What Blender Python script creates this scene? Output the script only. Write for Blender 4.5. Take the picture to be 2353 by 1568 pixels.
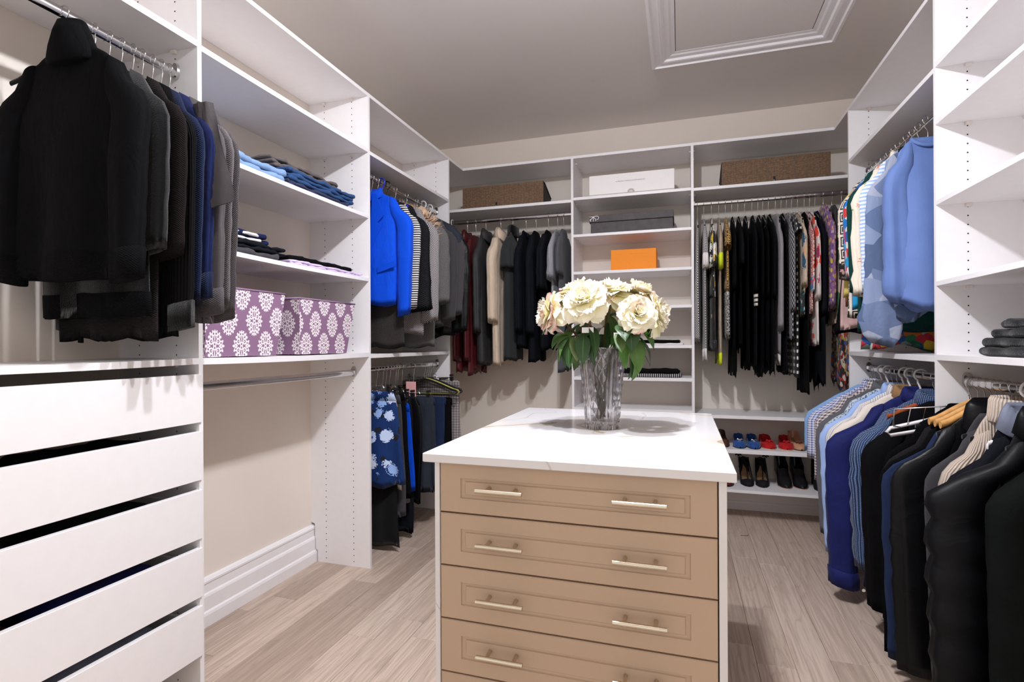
import bpy, bmesh, math, random
import numpy as np
from mathutils import Matrix, Vector
for _o in list(bpy.data.objects): bpy.data.objects.remove(_o)
S = bpy.context.scene
COL = S.collection
PI = math.pi
rnd = random.Random(7)
# ------------------------------------------------------------------ camera
CAM = bpy.data.cameras.new('camera'); cam = bpy.data.objects.new('camera', CAM); COL.objects.link(cam)
CAM.sensor_width = 36.0; CAM.lens = 1227.22/2353*36.0; CAM.shift_y = 4.2/2353; CAM.clip_start = .02
_rt = Vector((0.95342602, 0.30158632, -0.00495128)); _up = Vector((0.00481089, 0.00120823, 0.9999877)); _fw = Vector((-0.301588589, 0.953438112, 0.000298945))
cam.matrix_world = Matrix(((_rt.x, _up.x, -_fw.x, 0), (_rt.y, _up.y, -_fw.y, 0), (_rt.z, _up.z, -_fw.z, 1.1477), (0, 0, 0, 1)))
S.camera = cam
# ------------------------------------------------------------------ light and exposure
W = bpy.data.worlds.new('world'); S.world = W; W.use_nodes = True
W.node_tree.nodes['Background'].inputs[0].default_value = (1.0, .96, .92, 1)
W.node_tree.nodes['Background'].inputs[1].default_value = .85
S.view_settings.view_transform = 'Standard'; S.view_settings.look = 'None'
S.view_settings.exposure = 0.42; S.view_settings.gamma = 1.0; S.view_settings.use_curve_mapping = False
LAMPS = [(-.335, 1.14), (-.275, 1.44)]   # the two bulbs of one ceiling fixture above the island, each with an added disc lamp sending more light down
for _x, _y in LAMPS:
    for _k, _e in (('POINT', 23.5), ('AREA', 13)):
        _l = bpy.data.lights.new('ceiling_bulb', _k); _l.energy = _e; _l.color = (.985, 1.0, 1.07)
        if _k == 'POINT': _l.shadow_soft_size = .025
        else: _l.shape = 'DISK'; _l.size = .06
        _ob = bpy.data.objects.new('ceiling_bulb', _l); COL.objects.link(_ob); _ob.location = (_x, _y, 2.60)
S.cycles.max_bounces = 10; S.cycles.diffuse_bounces = 8; S.cycles.glossy_bounces = 4; S.cycles.transmission_bounces = 12; S.cycles.transparent_max_bounces = 16
S.cycles.caustics_reflective = False; S.cycles.caustics_refractive = False
S.cycles.sample_clamp_indirect = 6.0
# ------------------------------------------------------------------ helpers
def tag(o, label=None, cat=None, group=None, kind=None):
    if label: o['label'] = label
    if cat: o['category'] = cat
    if group: o['group'] = group
    if kind: o['kind'] = kind
    return o
def link(name, me, parent=None):
    o = bpy.data.objects.new(name, me); COL.objects.link(o)
    if parent: o.parent = parent
    return o
def thing(name, label, cat, loc=(0, 0, 0), rz=0.0, group=None):
    o = link(name, None); o.location = loc; o.rotation_euler = (0, 0, rz); o.empty_display_size = .05
    return tag(o, label, cat, group)
class MB:
    def __init__(s): s.v = []; s.f = []; s.uv = None; s.mi = []
    def add(s, v, f, m=0):
        b = len(s.v); s.v += [tuple(map(float, p)) for p in v]; s.f += [tuple(int(i)+b for i in q) for q in f]; s.mi += [m]*len(f); return s
    def box(s, x0, x1, y0, y1, z0, z1, c=0.0, m=0):
        if x0 > x1: x0, x1 = x1, x0
        if y0 > y1: y0, y1 = y1, y0
        if z0 > z1: z0, z1 = z1, z0
        if c <= 0:
            v = [(x, y, z) for z in (z0, z1) for y in (y0, y1) for x in (x0, x1)]
            return s.add(v, [(0, 2, 3, 1), (4, 5, 7, 6), (0, 1, 5, 4), (2, 6, 7, 3), (0, 4, 6, 2), (1, 3, 7, 5)], m)
        v = []
        for z, k in ((z0, c), (z0+c, 0), (z1-c, 0), (z1, c)):
            a, b, d, e = x0+k, x1-k, y0+k, y1-k
            h = c if k == 0 else c*.6
            v += [(a+h, d, z), (b-h, d, z), (b, d+h, z), (b, e-h, z), (b-h, e, z), (a+h, e, z), (a, e-h, z), (a, d+h, z)]
        f = [tuple(range(7, -1, -1)), tuple(range(24, 32))]
        for r in range(3):
            for i in range(8):
                j = (i+1) % 8; f.append((r*8+i, r*8+j, r*8+8+j, r*8+8+i))
        return s.add(v, f, m)
    def prism(s, poly, axis, a, b, m=0):
        # poly: 2-D points; axis: extrusion axis 'X','Y' or 'Z'
        def P(p, t):
            return {'X': (t, p[0], p[1]), 'Y': (p[0], t, p[1]), 'Z': (p[0], p[1], t)}[axis]
        n = len(poly); v = [P(p, a) for p in poly]+[P(p, b) for p in poly]
        f = [tuple(range(n)), tuple(range(2*n-1, n-1, -1))]+[(i, n+i, n+(i+1) % n, (i+1) % n) for i in range(n)]
        return s.add(v, f, m)
    def tube(s, pts, r, n=8, cap=True, m=0, flat=None):
        pts = [Vector(p) for p in pts]; N = len(pts)
        rr = r if hasattr(r, '__len__') else [r]*N
        up = None; base = len(s.v); vs = []
        for i, p in enumerate(pts):
            d = (pts[min(i+1, N-1)]-pts[max(i-1, 0)]).normalized()
            if up is None:
                up = Vector((0, 0, 1)) if abs(d.z) < .9 else Vector((0, 1, 0))
                if flat is not None: up = Vector(flat)
            sd = d.cross(up); sd.normalize(); up = sd.cross(d).normalized()
            for k in range(n):
                a = 2*PI*k/n; vs.append(p+(sd*math.cos(a)+up*math.sin(a))*rr[i])
        f = [(i*n+k, i*n+(k+1) % n, (i+1)*n+(k+1) % n, (i+1)*n+k) for i in range(N-1) for k in range(n)]
        if cap: f += [tuple(range(n-1, -1, -1)), tuple(range((N-1)*n, N*n))]
        return s.add(vs, f, m)
    def disc(s, c, nrm, r, n=8, h=.0008, m=0):
        c = Vector(c); nrm = Vector(nrm).normalized(); t = nrm.orthogonal().normalized(); b = nrm.cross(t)
        v = [c+nrm*h+(t*math.cos(2*PI*k/n)+b*math.sin(2*PI*k/n))*r for k in range(n)]
        return s.add(v, [tuple(range(n))], m)
    def grid(s, P, closed=False, m=0):
        # P: list of rows of points
        R, C = len(P), len(P[0]); v = [q for row in P for q in row]
        f = [(i*C+j, i*C+(j+1) % C, (i+1)*C+(j+1) % C, (i+1)*C+j) for i in range(R-1) for j in range(C if closed else C-1)]
        return s.add(v, f, m)
    def mesh(s, name, mat, smooth=False):
        me = bpy.data.meshes.new(name); me.from_pydata(s.v, [], s.f); me.validate(clean_customdata=False)
        for mm in (mat if isinstance(mat, (list, tuple)) else [mat]): me.materials.append(mm)
        if any(s.mi) and len(s.mi) == len(me.polygons): me.polygons.foreach_set('material_index', s.mi)
        if smooth: me.polygons.foreach_set('use_smooth', [True]*len(me.polygons))
        if s.uv is not None:
            ul = me.uv_layers.new(name='UVMap'); vi = np.zeros(len(me.loops), np.int32); me.loops.foreach_get('vertex_index', vi)
            ul.data.foreach_set('uv', np.asarray(s.uv, np.float32)[vi].ravel())
        me.update(); return me
    def build(s, name, mat, parent=None, smooth=False, auto=None):
        me = s.mesh(name, mat, smooth)
        if auto: me.set_sharp_from_angle(angle=math.radians(auto))
        return link(name, me, parent)
def outward(me):
    bm = bmesh.new(); bm.from_mesh(me); bmesh.ops.recalc_face_normals(bm, faces=bm.faces); bm.to_mesh(me); bm.free()
# ------------------------------------------------------------------ materials
class NM:
    """small node-building helper around one Principled material"""
    def __init__(s, name, rough=.5, spec=.5, metal=0.0, sheen=0.0, trans=0.0, ior=1.45, coat=0.0):
        s.m = bpy.data.materials.new(name); s.m.use_nodes = True; s.t = s.m.node_tree; s.b = s.t.nodes['Principled BSDF']
        I = s.b.inputs
        I['Roughness'].default_value = rough; I['Specular IOR Level'].default_value = spec; I['Metallic'].default_value = metal
        I['Sheen Weight'].default_value = sheen; I['Transmission Weight'].default_value = trans; I['IOR'].default_value = ior; I['Coat Weight'].default_value = coat
        I['Sheen Roughness'].default_value = .45
    def n(s, typ, **kw):
        nd = s.t.nodes.new(typ)
        for k, v in kw.items(): setattr(nd, k, v)
        return nd
    def put(s, sock, v):
        if hasattr(v, 'is_linked'): s.t.links.new(v, sock)
        elif v is not None:
            if hasattr(sock.default_value, '__len__') and not hasattr(v, '__len__'): v = (v,)*len(sock.default_value)
            if hasattr(v, '__len__') and len(v) == 3 and len(sock.default_value) == 4: v = (*v, 1)
            sock.default_value = v
    def math(s, op, a, b=None, c=None, clamp=False):
        nd = s.n('ShaderNodeMath', operation=op, use_clamp=clamp); s.put(nd.inputs[0], a)
        if b is not None: s.put(nd.inputs[1], b)
        if c is not None: s.put(nd.inputs[2], c)
        return nd.outputs[0]
    def mix(s, f, a, b):
        nd = s.n('ShaderNodeMix', data_type='RGBA'); s.put(nd.inputs['Factor'], f); s.put(nd.inputs[6], a); s.put(nd.inputs[7], b); return nd.outputs[2]
    def coord(s, kind):
        if kind == 'POS': return s.n('ShaderNodeNewGeometry').outputs['Position']
        return s.n('ShaderNodeTexCoord').outputs[kind]
    def uv(s): return s.coord('UV')
    def xyz(s, v):
        nd = s.n('ShaderNodeSeparateXYZ'); s.put(nd.inputs[0], v); return nd.outputs[0], nd.outputs[1], nd.outputs[2]
    def comb(s, x, y, z=0.0):
        nd = s.n('ShaderNodeCombineXYZ'); s.put(nd.inputs[0], x); s.put(nd.inputs[1], y); s.put(nd.inputs[2], z); return nd.outputs[0]
    def vmul(s, v, k):
        nd = s.n('ShaderNodeVectorMath', operation='MULTIPLY'); s.put(nd.inputs[0], v); s.put(nd.inputs[1], k); return nd.outputs[0]
    def vadd(s, v, k):
        nd = s.n('ShaderNodeVectorMath', operation='ADD'); s.put(nd.inputs[0], v); s.put(nd.inputs[1], k); return nd.outputs[0]
    def noise(s, v, scale, detail=2.0, rough=.5, dist=0.0, out='Fac'):
        nd = s.n('ShaderNodeTexNoise'); s.put(nd.inputs['Vector'], v); s.put(nd.inputs['Scale'], scale); nd.inputs['Detail'].default_value = detail
        nd.inputs['Roughness'].default_value = rough; nd.inputs['Distortion'].default_value = dist; return nd.outputs[out]
    def voro(s, v, scale, feature='F1', dist='EUCLIDEAN', out='Distance', rand=1.0):
        nd = s.n('ShaderNodeTexVoronoi', feature=feature, distance=dist); s.put(nd.inputs['Vector'], v); s.put(nd.inputs['Scale'], scale)
        nd.inputs['Randomness'].default_value = rand; return nd.outputs[out]
    def ramp(s, f, stops, const=False):
        nd = s.n('ShaderNodeValToRGB'); cr = nd.color_ramp; cr.interpolation = 'CONSTANT' if const else 'LINEAR'
        while len(cr.elements) > 1: cr.elements.remove(cr.elements[-1])
        for i, (p, c) in enumerate(stops):
            e = cr.elements[0] if i == 0 else cr.elements.new(p)
            e.position = p; e.color = (*c, 1) if len(c) == 3 else c
        s.put(nd.inputs[0], f); return nd.outputs[0]
    def bump(s, h, strength=.3, dist=.002):
        nd = s.n('ShaderNodeBump'); nd.inputs['Strength'].default_value = strength; nd.inputs['Distance'].default_value = dist
        s.put(nd.inputs['Height'], h); s.t.links.new(nd.outputs[0], s.b.inputs['Normal'])
    def col(s, c): s.put(s.b.inputs['Base Color'], c); return s
def plain(name, c, rough=.5, spec=.5, metal=0.0, sheen=0.0, coat=0.0, var=.03, scale=30, bump=0.0, bscale=200):
    k = NM(name, rough, spec, metal, sheen, coat=coat)
    p = k.coord('POS')
    f = k.noise(p, scale, 3)
    lo = tuple(x*(1-var) for x in c); hi = tuple(min(1, x*(1+var)) for x in c)
    k.col(k.ramp(f, [(.3, lo), (.7, hi)]))
    if bump: k.bump(k.noise(p, bscale, 2), bump)
    return k.m
M = {}
M['melamine'] = plain('white_melamine', (.79, .775, .785), .38, .45, var=.012)
M['edge'] = M['melamine']
M['wall'] = plain('beige_wall_paint', (.745, .68, .615), .75, .3, var=.015, scale=6, bump=.06, bscale=260)
M['ceiling'] = plain('white_ceiling_paint', (.71, .675, .655), .8, .25, var=.015, scale=3, bump=.05, bscale=120)
M['trim'] = plain('white_trim_paint', (.80, .785, .80), .35, .5, var=.01)
M['hole'] = plain('peg_hole_dark', (.03, .025, .022), .9, .1)
M['chrome'] = plain('polished_chrome', (.62, .61, .62), .14, .5, 1.0, var=.04)
M['pin'] = plain('clear_plastic_pin', (.75, .70, .66), .3, .5)
M['taupe'] = plain('taupe_cabinet_paint', (.475, .345, .245), .5, .4, var=.02, scale=4)
M['nickel'] = plain('brushed_brass_nickel', (.66, .58, .46), .3, .5, 1.0, var=.05)
M['darkgap'] = plain('painted_gap_shade', (.02, .018, .016), .9, .1)  # near-black colour standing for shade in gaps; also on slab, carcass and slides
def mk_marble(name, base, vein1, vein2):
    k = NM(name, .12, .5)
    p = k.coord('POS')
    w = k.noise(p, 1.3, 3, .5, out='Color')
    q = k.vadd(p, k.vmul(k.vadd(w, (-.5, -.5, -.5)), (.55, .55, .55)))
    a = k.math('ABSOLUTE', k.math('SUBTRACT', k.noise(q, 1.35, 1.5, .4), .5))
    line = k.math('LESS_THAN', a, .0022); soft = k.math('SUBTRACT', 1.0, k.math('MULTIPLY', a, 42), clamp=True)
    a2 = k.math('ABSOLUTE', k.math('SUBTRACT', k.noise(k.vadd(q, (3.1, 1.7, .3)), 1.7, 2, .5), .52))
    thin = k.math('LESS_THAN', a2, .002)
    msk = k.math('GREATER_THAN', k.noise(p, 3.3, 1), .50)
    c = k.mix(k.math('MULTIPLY', k.math('MULTIPLY', soft, .35), msk), base, vein2)
    c = k.mix(k.math('MULTIPLY', k.math('MULTIPLY', line, .75), msk), c, vein1)
    c = k.mix(k.math('MULTIPLY', thin, .4), c, (.36, .34, .33))
    k.col(c); return k.m
M['marble'] = mk_marble('veined_white_quartz', (.70, .685, .69), (.36, .28, .18), (.60, .49, .32))
def mk_plank():
    k = NM('oak_plank', .42, .4)
    p = k.coord('POS'); r = k.n('ShaderNodeObjectInfo').outputs['Random']
    off = k.comb(k.math('MULTIPLY', r, 37.0), k.math('MULTIPLY', r, 91.0), k.math('MULTIPLY', r, 13.0))
    q = k.vadd(p, off)
    g = k.noise(k.vmul(q, (105, 3.2, 1)), 1.0, 5, .6, .2)
    big = k.noise(k.vmul(q, (9, .9, 1)), 1.0, 3, .5, .8)
    rings = k.math('ABSOLUTE', k.math('SINE', k.math('MULTIPLY', big, 30.0)))
    ringm = k.math('POWER', k.math('SUBTRACT', 1.0, rings), 3.0)
    kn = k.voro(k.vmul(q, (1.5, .62, 0)), 1.9)
    knot = k.math('SUBTRACT', 1.0, k.math('MULTIPLY', kn, 13.0), clamp=True)
    base = k.ramp(r, [(0, (.40, .31, .25)), (.15, (.485, .385, .315)), (.45, (.545, .435, .36)), (.7, (.585, .475, .395)), (.9, (.52, .405, .33)), (1, (.44, .35, .295))])
    c = k.mix(k.math('MULTIPLY', k.ramp(g, [(.42, (0, 0, 0)), (.58, (1, 1, 1))]), .40), base, (.25, .185, .145))
    c = k.mix(k.math('MULTIPLY', ringm, .34), c, (.24, .17, .13))
    c = k.mix(k.math('MULTIPLY', knot, .8), c, (.10, .075, .07))
    k.col(c); k.bump(k.math('ADD', k.math('MULTIPLY', g, .6), ringm), .12, .001); return k.m
M['plank'] = mk_plank()
M['glass'] = None
# ------------------------------------------------------------------ room shell
XL, XR, YB, YF, ZC = -1.8725, 1.243, 3.985, -.9, 2.73
def struct(mb, name, mat, parent=None, **kw):
    o = mb.build(name, mat, parent, **kw)
    if parent is None: tag(o, kind='structure')
    return o
struct(MB().box(XL-.12, XL, YF, YB+.12, 0, ZC), 'wall_left', M['wall'])
struct(MB().box(XR, XR+.12, YF, YB+.12, 0, ZC), 'wall_right', M['wall'])
struct(MB().box(XL, XR, YB, YB+.12, 0, ZC), 'wall_back', M['wall'])
struct(MB().box(XL-.12, XR+.12, YF, YB+.12, ZC, ZC+.1), 'ceiling', M['ceiling'])
floor = struct(MB().box(XL-.12, XR+.12, YF, YB+.12, -.12, -.014), 'floor', M['darkgap'])
PW = .1268; x = XL - .03; ci = 0
while x < XR:
    y = YF+rnd.uniform(-1.2, -.1)
    while y < YB:
        L = rnd.choice((.45, .62, .8, 1.0, 1.2, 1.45, 1.7))
        y0, y1, x0, x1 = max(y, YF), min(y+L, YB), max(x, XL), min(x+PW, XR)
        if y1-y0 > .03 and x1-x0 > .02:
            dz = rnd.uniform(-.0004, .0)
            b = MB(); b.box(x0+.0005, x1-.0005, y0+.0005, y1-.0005, -.014, dz, .0016); b.build('plank', M['plank'], floor)
        y += L
    x += PW; ci += 1
BP = [(0, 0), (.034, 0), (.034, .046), (.031, .056), (.025, .062), (.025, .118), (.022, .126), (.017, .132), (.016, .164), (.019, .170), (.019, .178), (.012, .188), (0, .19)]
o = struct(MB().prism([(XL+a, z) for a, z in BP], 'Y', YF, YB), 'baseboard_left', M['trim'])
o = struct(MB().prism([(XR-a, z) for a, z in BP], 'Y', YF, YB), 'baseboard_right', M['trim'])
o = struct(MB().prism([(YB-a, z) for a, z in BP], 'X', XL+.034, XR-.034), 'baseboard_back', M['trim'])
for nm in ('baseboard_left', 'baseboard_right', 'baseboard_back'): outward(bpy.data.objects[nm].data)
# ceiling hatch with a moulded casing
hx0, hx1, hy0, hy1 = -.150, .771, 2.24, 3.163
hat = link('trim_1', None); tag(hat, kind='structure'); hat.location = ((hx0+hx1)/2, (hy0+hy1)/2, ZC)
CP = [(0, 0), (0, -.022), (.014, -.026), (.020, -.018), (.048, -.016), (.054, -.021), (.066, -.019), (.074, -.010), (.100, -.009), (.110, -.005), (.128, -.004), (.128, 0)]
def casing(p0, p1, inn):
    # mitred moulding run from p0 to p1, inn = inward direction
    p0, p1, inn = Vector(p0), Vector(p1), Vector(inn); d = (p1-p0).normalized(); rows = []
    for a, z in CP:
        rows.append([(p0+d*a+inn*a+Vector((0, 0, z))), (p1-d*a+inn*a+Vector((0, 0, z)))])
    b = MB(); b.grid(rows); o = b.build('casing', M['trim'], hat); outward(o.data); return o
ax, ay = (hx1-hx0)/2, (hy1-hy0)/2
casing((-ax, -ay, 0), (ax, -ay, 0), (0, 1, 0)); casing((ax, -ay, 0), (ax, ay, 0), (-1, 0, 0))
casing((ax, ay, 0), (-ax, ay, 0), (0, -1, 0)); casing((-ax, ay, 0), (-ax, -ay, 0), (1, 0, 0))
for o in hat.children:
    if o.name.startswith('casing'): o.location.z = -.0005
i2 = .131
MB().box(-ax+i2, ax-i2, -ay+i2, ay-i2, -.0035, -.0006, .001).build('hatch_panel', M['ceiling'], hat)
b = MB(); b.box(-ax+.127, ax-.127, -ay+.127, ay-.127, -.0006, -.0002); b.build('hatch_gap_shade', M['darkgap'], hat)  # thin dark sheet; its rim is the painted shade of the crack
# ------------------------------------------------------------------ closet carcasses
T = .016; HT = 2.4288; AX = -1.5155; BY = 3.6213; CX = .8789
P1, P2, P3, Q1, Q2, R1, R2 = 1.3831, 2.3916, 3.3798, -.7153, .0667, 3.3563, 2.3144
def holes(parent, face, coords):
    b = MB()
    for c in coords: b.disc(c, face, .0028, 6)
    tag(b.build('peg_holes', M['hole'], parent), kind='stuff')
def side_panel_left(parent, y1, holes_at=None):
    # panel normal to Y with its far face at y1
    poly = [(AX, 0), (AX, HT), (XL, HT), (XL, .205), (XL+.024, .198), (XL+.024, .127), (XL+.029, .122), (XL+.029, .067), (XL+.041, .06), (XL+.041, 0)]
    b = MB(); b.prism(poly, 'Y', y1-T, y1); o = b.build('side_panel', M['melamine'], parent); outward(o.data)
    c = []
    for sx in (AX-.0955, AX-.2622):
        for s, yy in ((-1, y1-T), (1, y1)):
            c.append((s, [(sx, yy, .025+.032*i) for i in range(75)]))
    b = MB()
    for s, pts in c:
        for p in pts: b.disc(p, (0, s, 0), .0028, 6, .0006)
    tag(b.build('peg_holes', M['hole'], parent), kind='stuff')
def side_panel_right(parent, y1):
    poly = [(CX, 0), (CX, HT), (XR, HT), (XR, .205), (XR-.024, .198), (XR-.024, .127), (XR-.041, .06), (XR-.041, 0)]
    b = MB(); b.prism(poly, 'Y', y1-T, y1); o = b.build('side_panel', M['melamine'], parent); outward(o.data)
    b = MB()
    for sx in (CX+.0955, CX+.2622):
        for s, yy in ((-1, y1-T), (1, y1)):
            for i in range(75): b.disc((sx, yy, .025+.032*i), (0, s, 0), .0028, 6, .0006)
    tag(b.build('peg_holes', M['hole'], parent), kind='stuff')
def side_panel_back(parent, x0):
    poly = [(BY, 0), (BY, HT), (YB, HT), (YB, .205), (YB-.024, .198), (YB-.024, .127), (YB-.041, .06), (YB-.041, 0)]
    b = MB(); b.prism(poly, 'X', x0, x0+T); o = b.build('side_panel', M['melamine'], parent); outward(o.data)
    b = MB()
    for sy in (BY+.0955, BY+.2622):
        for s, xx in ((-1, x0), (1, x0+T)):
            for i in range(75): b.disc((xx, sy, .025+.032*i), (s, 0, 0), .0028, 6, .0006)
    tag(b.build('peg_holes', M['hole'], parent), kind='stuff')
def shelf(parent, x0, x1, y0, y1, ztop, th=.019, sag=None, name='shelf'):
    if not sag:
        return MB().box(x0, x1, y0, y1, ztop-th, ztop, .0008).build(name, M['melamine'], parent)
    b = MB(); n = 12; ax, amt = sag; rows = []
    for i in range(n+1):
        t = i/n; dz = -amt*4*t*(1-t)
        if ax == 'Y':
            y = y0+(y1-y0)*t; ring = [(x0, y, ztop-th+dz), (x1, y, ztop-th+dz), (x1, y, ztop+dz), (x0, y, ztop+dz)]
        else:
            xx = x0+(x1-x0)*t; ring = [(xx, y0, ztop-th+dz), (xx, y1, ztop-th+dz), (xx, y1, ztop+dz), (xx, y0, ztop+dz)]
        rows.append(ring)
    b.grid(rows, closed=True); b.add([*rows[0]], [(0, 1, 2, 3)]); b.add([*rows[-1]], [(3, 2, 1, 0)])
    o = b.build(name, M['melamine'], parent); outward(o.data); return o
def rod(parent, a, b_, r=.0125):
    a, b_ = Vector(a), Vector(b_); d = (b_-a).normalized()
    # oval wardrobe tube
    side = Vector((0, 0, 1)).cross(d); rows = []
    for p in (a, b_):
        rows.append([p+side*math.cos(2*PI*k/16)*.0085+Vector((0, 0, 1))*math.sin(2*PI*k/16)*.0155 for k in range(16)])
    m = MB(); m.grid(rows, closed=True); m.add(rows[0], [tuple(range(16))]); m.add(rows[1], [tuple(range(15, -1, -1))])
    o = m.build('hanging_rod', M['chrome'], parent, smooth=True, auto=40); outward(o.data)
    for p, s in ((a, 1), (b_, -1)):
        m = MB(); pr = []
        for k in range(18):
            t = 2*PI*k/18; pr.append((math.cos(t)*.014, math.sin(t)*.022+(.012 if math.sin(t) > 0 else 0)))
        q0 = p-d*s*.0005; q1 = p+d*s*.009
        r0 = [q0+side*u+Vector((0, 0, 1))*v for u, v in pr]; r1 = [q1+side*u*.9+Vector((0, 0, 1))*v*.93 for u, v in pr]
        m.grid([r0, r1], closed=True); m.add(r0, [tuple(range(18))]); m.add(r1, [tuple(range(17, -1, -1))])
        br = m.build('rod_bracket', M['chrome'], o, smooth=True, auto=40); outward(br.data)
def pins(parent, pts):
    b = MB()
    for x, y, z, dx, dy in pts:
        b.box(x-.009 if not dx else x, x+.009 if not dx else x+.012*dx, y-.009 if not dy else y, y+.009 if not dy else y+.012*dy, z-.012, z, .001)
    tag(b.build('shelf_pins', M['pin'], parent), kind='stuff')
ZL = [2.4288, 2.143, 1.805, 1.482, 1.099]
RS = .0895; ZR1, ZR0 = 2.055, 1.0
def left_unit(label, ya, yb, panel_y, shelves, rods, loc):
    u = thing('closet_unit', label, 'closet', (0, 0, 0))
    if panel_y is not None: side_panel_left(u, panel_y)
    for z, th, sg in shelves: shelf(u, XL+.001, AX, ya, yb, z, th, ('Y', sg) if sg else None)
    for z in rods: rod(u, (AX-RS, ya, z), (AX-RS, yb, z))
    pp = []
    for z, th, sg in shelves:
        for sx in (AX-.0955, AX-.2622):
            pp.append((sx, yb, z-th, 0, -1)); pp.append((sx, ya, z-th, 0, 1))
    pins(u, pp); return u
u1 = left_unit('white closet bay at left with five drawers below the black sweaters', .52, P1-T, P1, [(HT, .018, 0), (2.152, .021, 0), (1.103, .020, .004)], [ZR1], 0)
u2 = left_unit('white closet bay with three shelves, purple baskets and an empty rod below', P1, P2-T, P2, [(HT, .018, 0), (2.143, .019, .002), (1.805, .017, .003), (1.483, .017, .005), (1.103, .022, .004)], [ZR0], 0)
u3 = left_unit('white closet bay with the blue blazer above and skirts on the lower rod', P2, P3-T, P3, [(HT, .018, 0), (2.136, .019, 0), (1.093, .020, 0)], [ZR1, 1.008], 0)
shelf(u3, XL+.001, AX, P3, BY, HT, .018, name='corner_shelf')
b = MB(); b.prism([(XL+.001, 0), (XL+.001, HT), (AX, HT), (AX, 0)], 'Y', .505, .52); side0 = b.build('side_panel', M['melamine'], u1); outward(side0.data)
# drawers of the first bay
DZ = [(1.050, .891), (.861, .701), (.669, .508), (.477, .316), (.286, .122)]
for i, (zt, zb) in enumerate(DZ):
    d = MB()
    y0, y1, xf = .545, 1.374, AX-.012
    d.box(XL+.05, xf, y0+.018, y0+.030, zb+.012, zt-.035); d.box(XL+.05, xf, y1-.030, y1-.018, zb+.012, zt-.035)
    d.box(XL+.05, XL+.062, y0+.03, y1-.03, zb+.012, zt-.035); d.box(XL+.05, xf, y0+.018, y1-.018, zb+.008, zb+.014)
    dr = d.build('drawer', M['melamine'], u1)
    MB().box(xf, xf+.018, y0, y1, zb, zt, .001).build('drawer_front', M['melamine'], dr)
    MB().box(XL+.06, xf-.01, y1-.017, y1-.0085, zb+.02, zb+.05, .001).build('drawer_slide', M['darkgap'], dr)
def back_unit(label, xa, xb, panel_x, shelves, rods):
    u = thing('closet_unit', label, 'closet', (0, 0, 0))
    if panel_x is not None: side_panel_back(u, panel_x)
    for z, th, sg in shelves: shelf(u, xa, xb, BY, YB-.001, z, th, ('X', sg) if sg else None)
    for z in rods: rod(u, (xa, BY+RS, z), (xb, BY+RS, z))
    pp = []
    for z, th, sg in shelves:
        if z < .3: continue
        for sy in (BY+.0955, BY+.2622):
            pp.append((xa, sy, z-th, 1, 0)); pp.append((xb, sy, z-th, -1, 0))
    pins(u, pp); return u
u4 = back_unit('white closet bay in the back left corner with coats under one brown box', XL+.001, Q1, Q1, [(HT, .018, 0), (2.132, .020, 0)], [ZR1])
u5 = back_unit('narrow white shelf tower at the back, behind the flowers, with white and orange boxes', Q1+T, Q2, Q2, [(HT, .018, 0), (2.143, .019, 0), (1.889, .018, 0), (1.634, .019, 0), (1.390, .019, 0), (1.130, .021, 0), (.915, .022, 0), (.706, .019, 0), (.46, .019, 0), (.218, .018, 0)], [])
u6 = back_unit('white closet bay in the back right corner with dresses above shoe shelves', Q2+T, XR-.001, None, [(HT, .018, 0), (2.138, .019, 0), (.684, .021, 0), (.472, .026, 0), (.218, .018, 0)], [ZR1])
def right_unit(label, ya, yb, panel_y, shelves, rods):
    u = thing('closet_unit', label, 'closet', (0, 0, 0))
    if panel_y is not None: side_panel_right(u, panel_y)
    for z, th, sg in shelves: shelf(u, CX, XR-.001, ya, yb, z, th, ('Y', sg) if sg else None)
    for z in rods: rod(u, (CX+RS, ya, z), (CX+RS, yb, z))
    pp = []
    for z, th, sg in shelves:
        for sx in (CX+.0955, CX+.2622):
            pp.append((sx, yb, z-th, 0, -1)); pp.append((sx, ya, z-th, 0, 1))
    pins(u, pp); return u
u7 = right_unit('white closet bay on the right with the blue blouse above and shirts below', R2, R1-T, R1, [(HT, .018, 0), (2.140, .019, 0), (1.093, .022, 0)], [ZR1, 1.003])
u8 = right_unit('white shelf tower at the right edge with three navy towels over dark coats', 1.30, R2-T, R2, [(HT, .018, 0), (2.154, .021, 0), (1.944, .018, 0), (1.654, .018, 0), (1.363, .018, 0), (1.099, .021, 0)], [1.003])
shelf(u7, CX, XR-.001, R1, BY, HT, .018, name='corner_shelf')
b = MB(); b.prism([(CX, 0), (CX, HT), (XR-.001, HT), (XR-.001, 0)], 'Y', 1.284, 1.30); o = b.build('side_panel', M['melamine'], u8); outward(o.data)
# ------------------------------------------------------------------ island
ix0, ix1, iy0, iy1, ih = -.5796, .1035, 1.1305, 2.0444, .8906
it = thing('countertop', 'white quartz island countertop with tan veins under the flower vase', 'countertop', ((ix0+ix1)/2, (iy0+iy1)/2, ih-.0205))
b = MB(); b.box(ix0-it.location.x, ix1-it.location.x, iy0-it.location.y, iy1-it.location.y, 0, .0205, .0016); b.build('slab', M['marble'], it)
isl = thing('island_cabinet', 'taupe island drawer cabinet with brass bar handles and quartz side panels', 'cabinet', ((ix0+ix1)/2, (iy0+iy1)/2, 0))
def iloc(b, name, mat, parent=isl, **kw):
    ob = b.build(name, mat, parent, **kw)
    if parent is isl: ob.matrix_parent_inverse = Matrix.Translation(-isl.location)
    return ob
fy = iy0+.019; zt = ih-.021
ilx, irx = -.557, .0865
iloc(MB().box(ilx, ilx+.0125, fy-.001, iy1-.019, 0, zt, .0012), 'end_panel', M['marble'])
iloc(MB().box(irx-.0155, irx, fy-.001, iy1-.019, 0, zt, .0012), 'end_panel', M['marble'])
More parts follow.
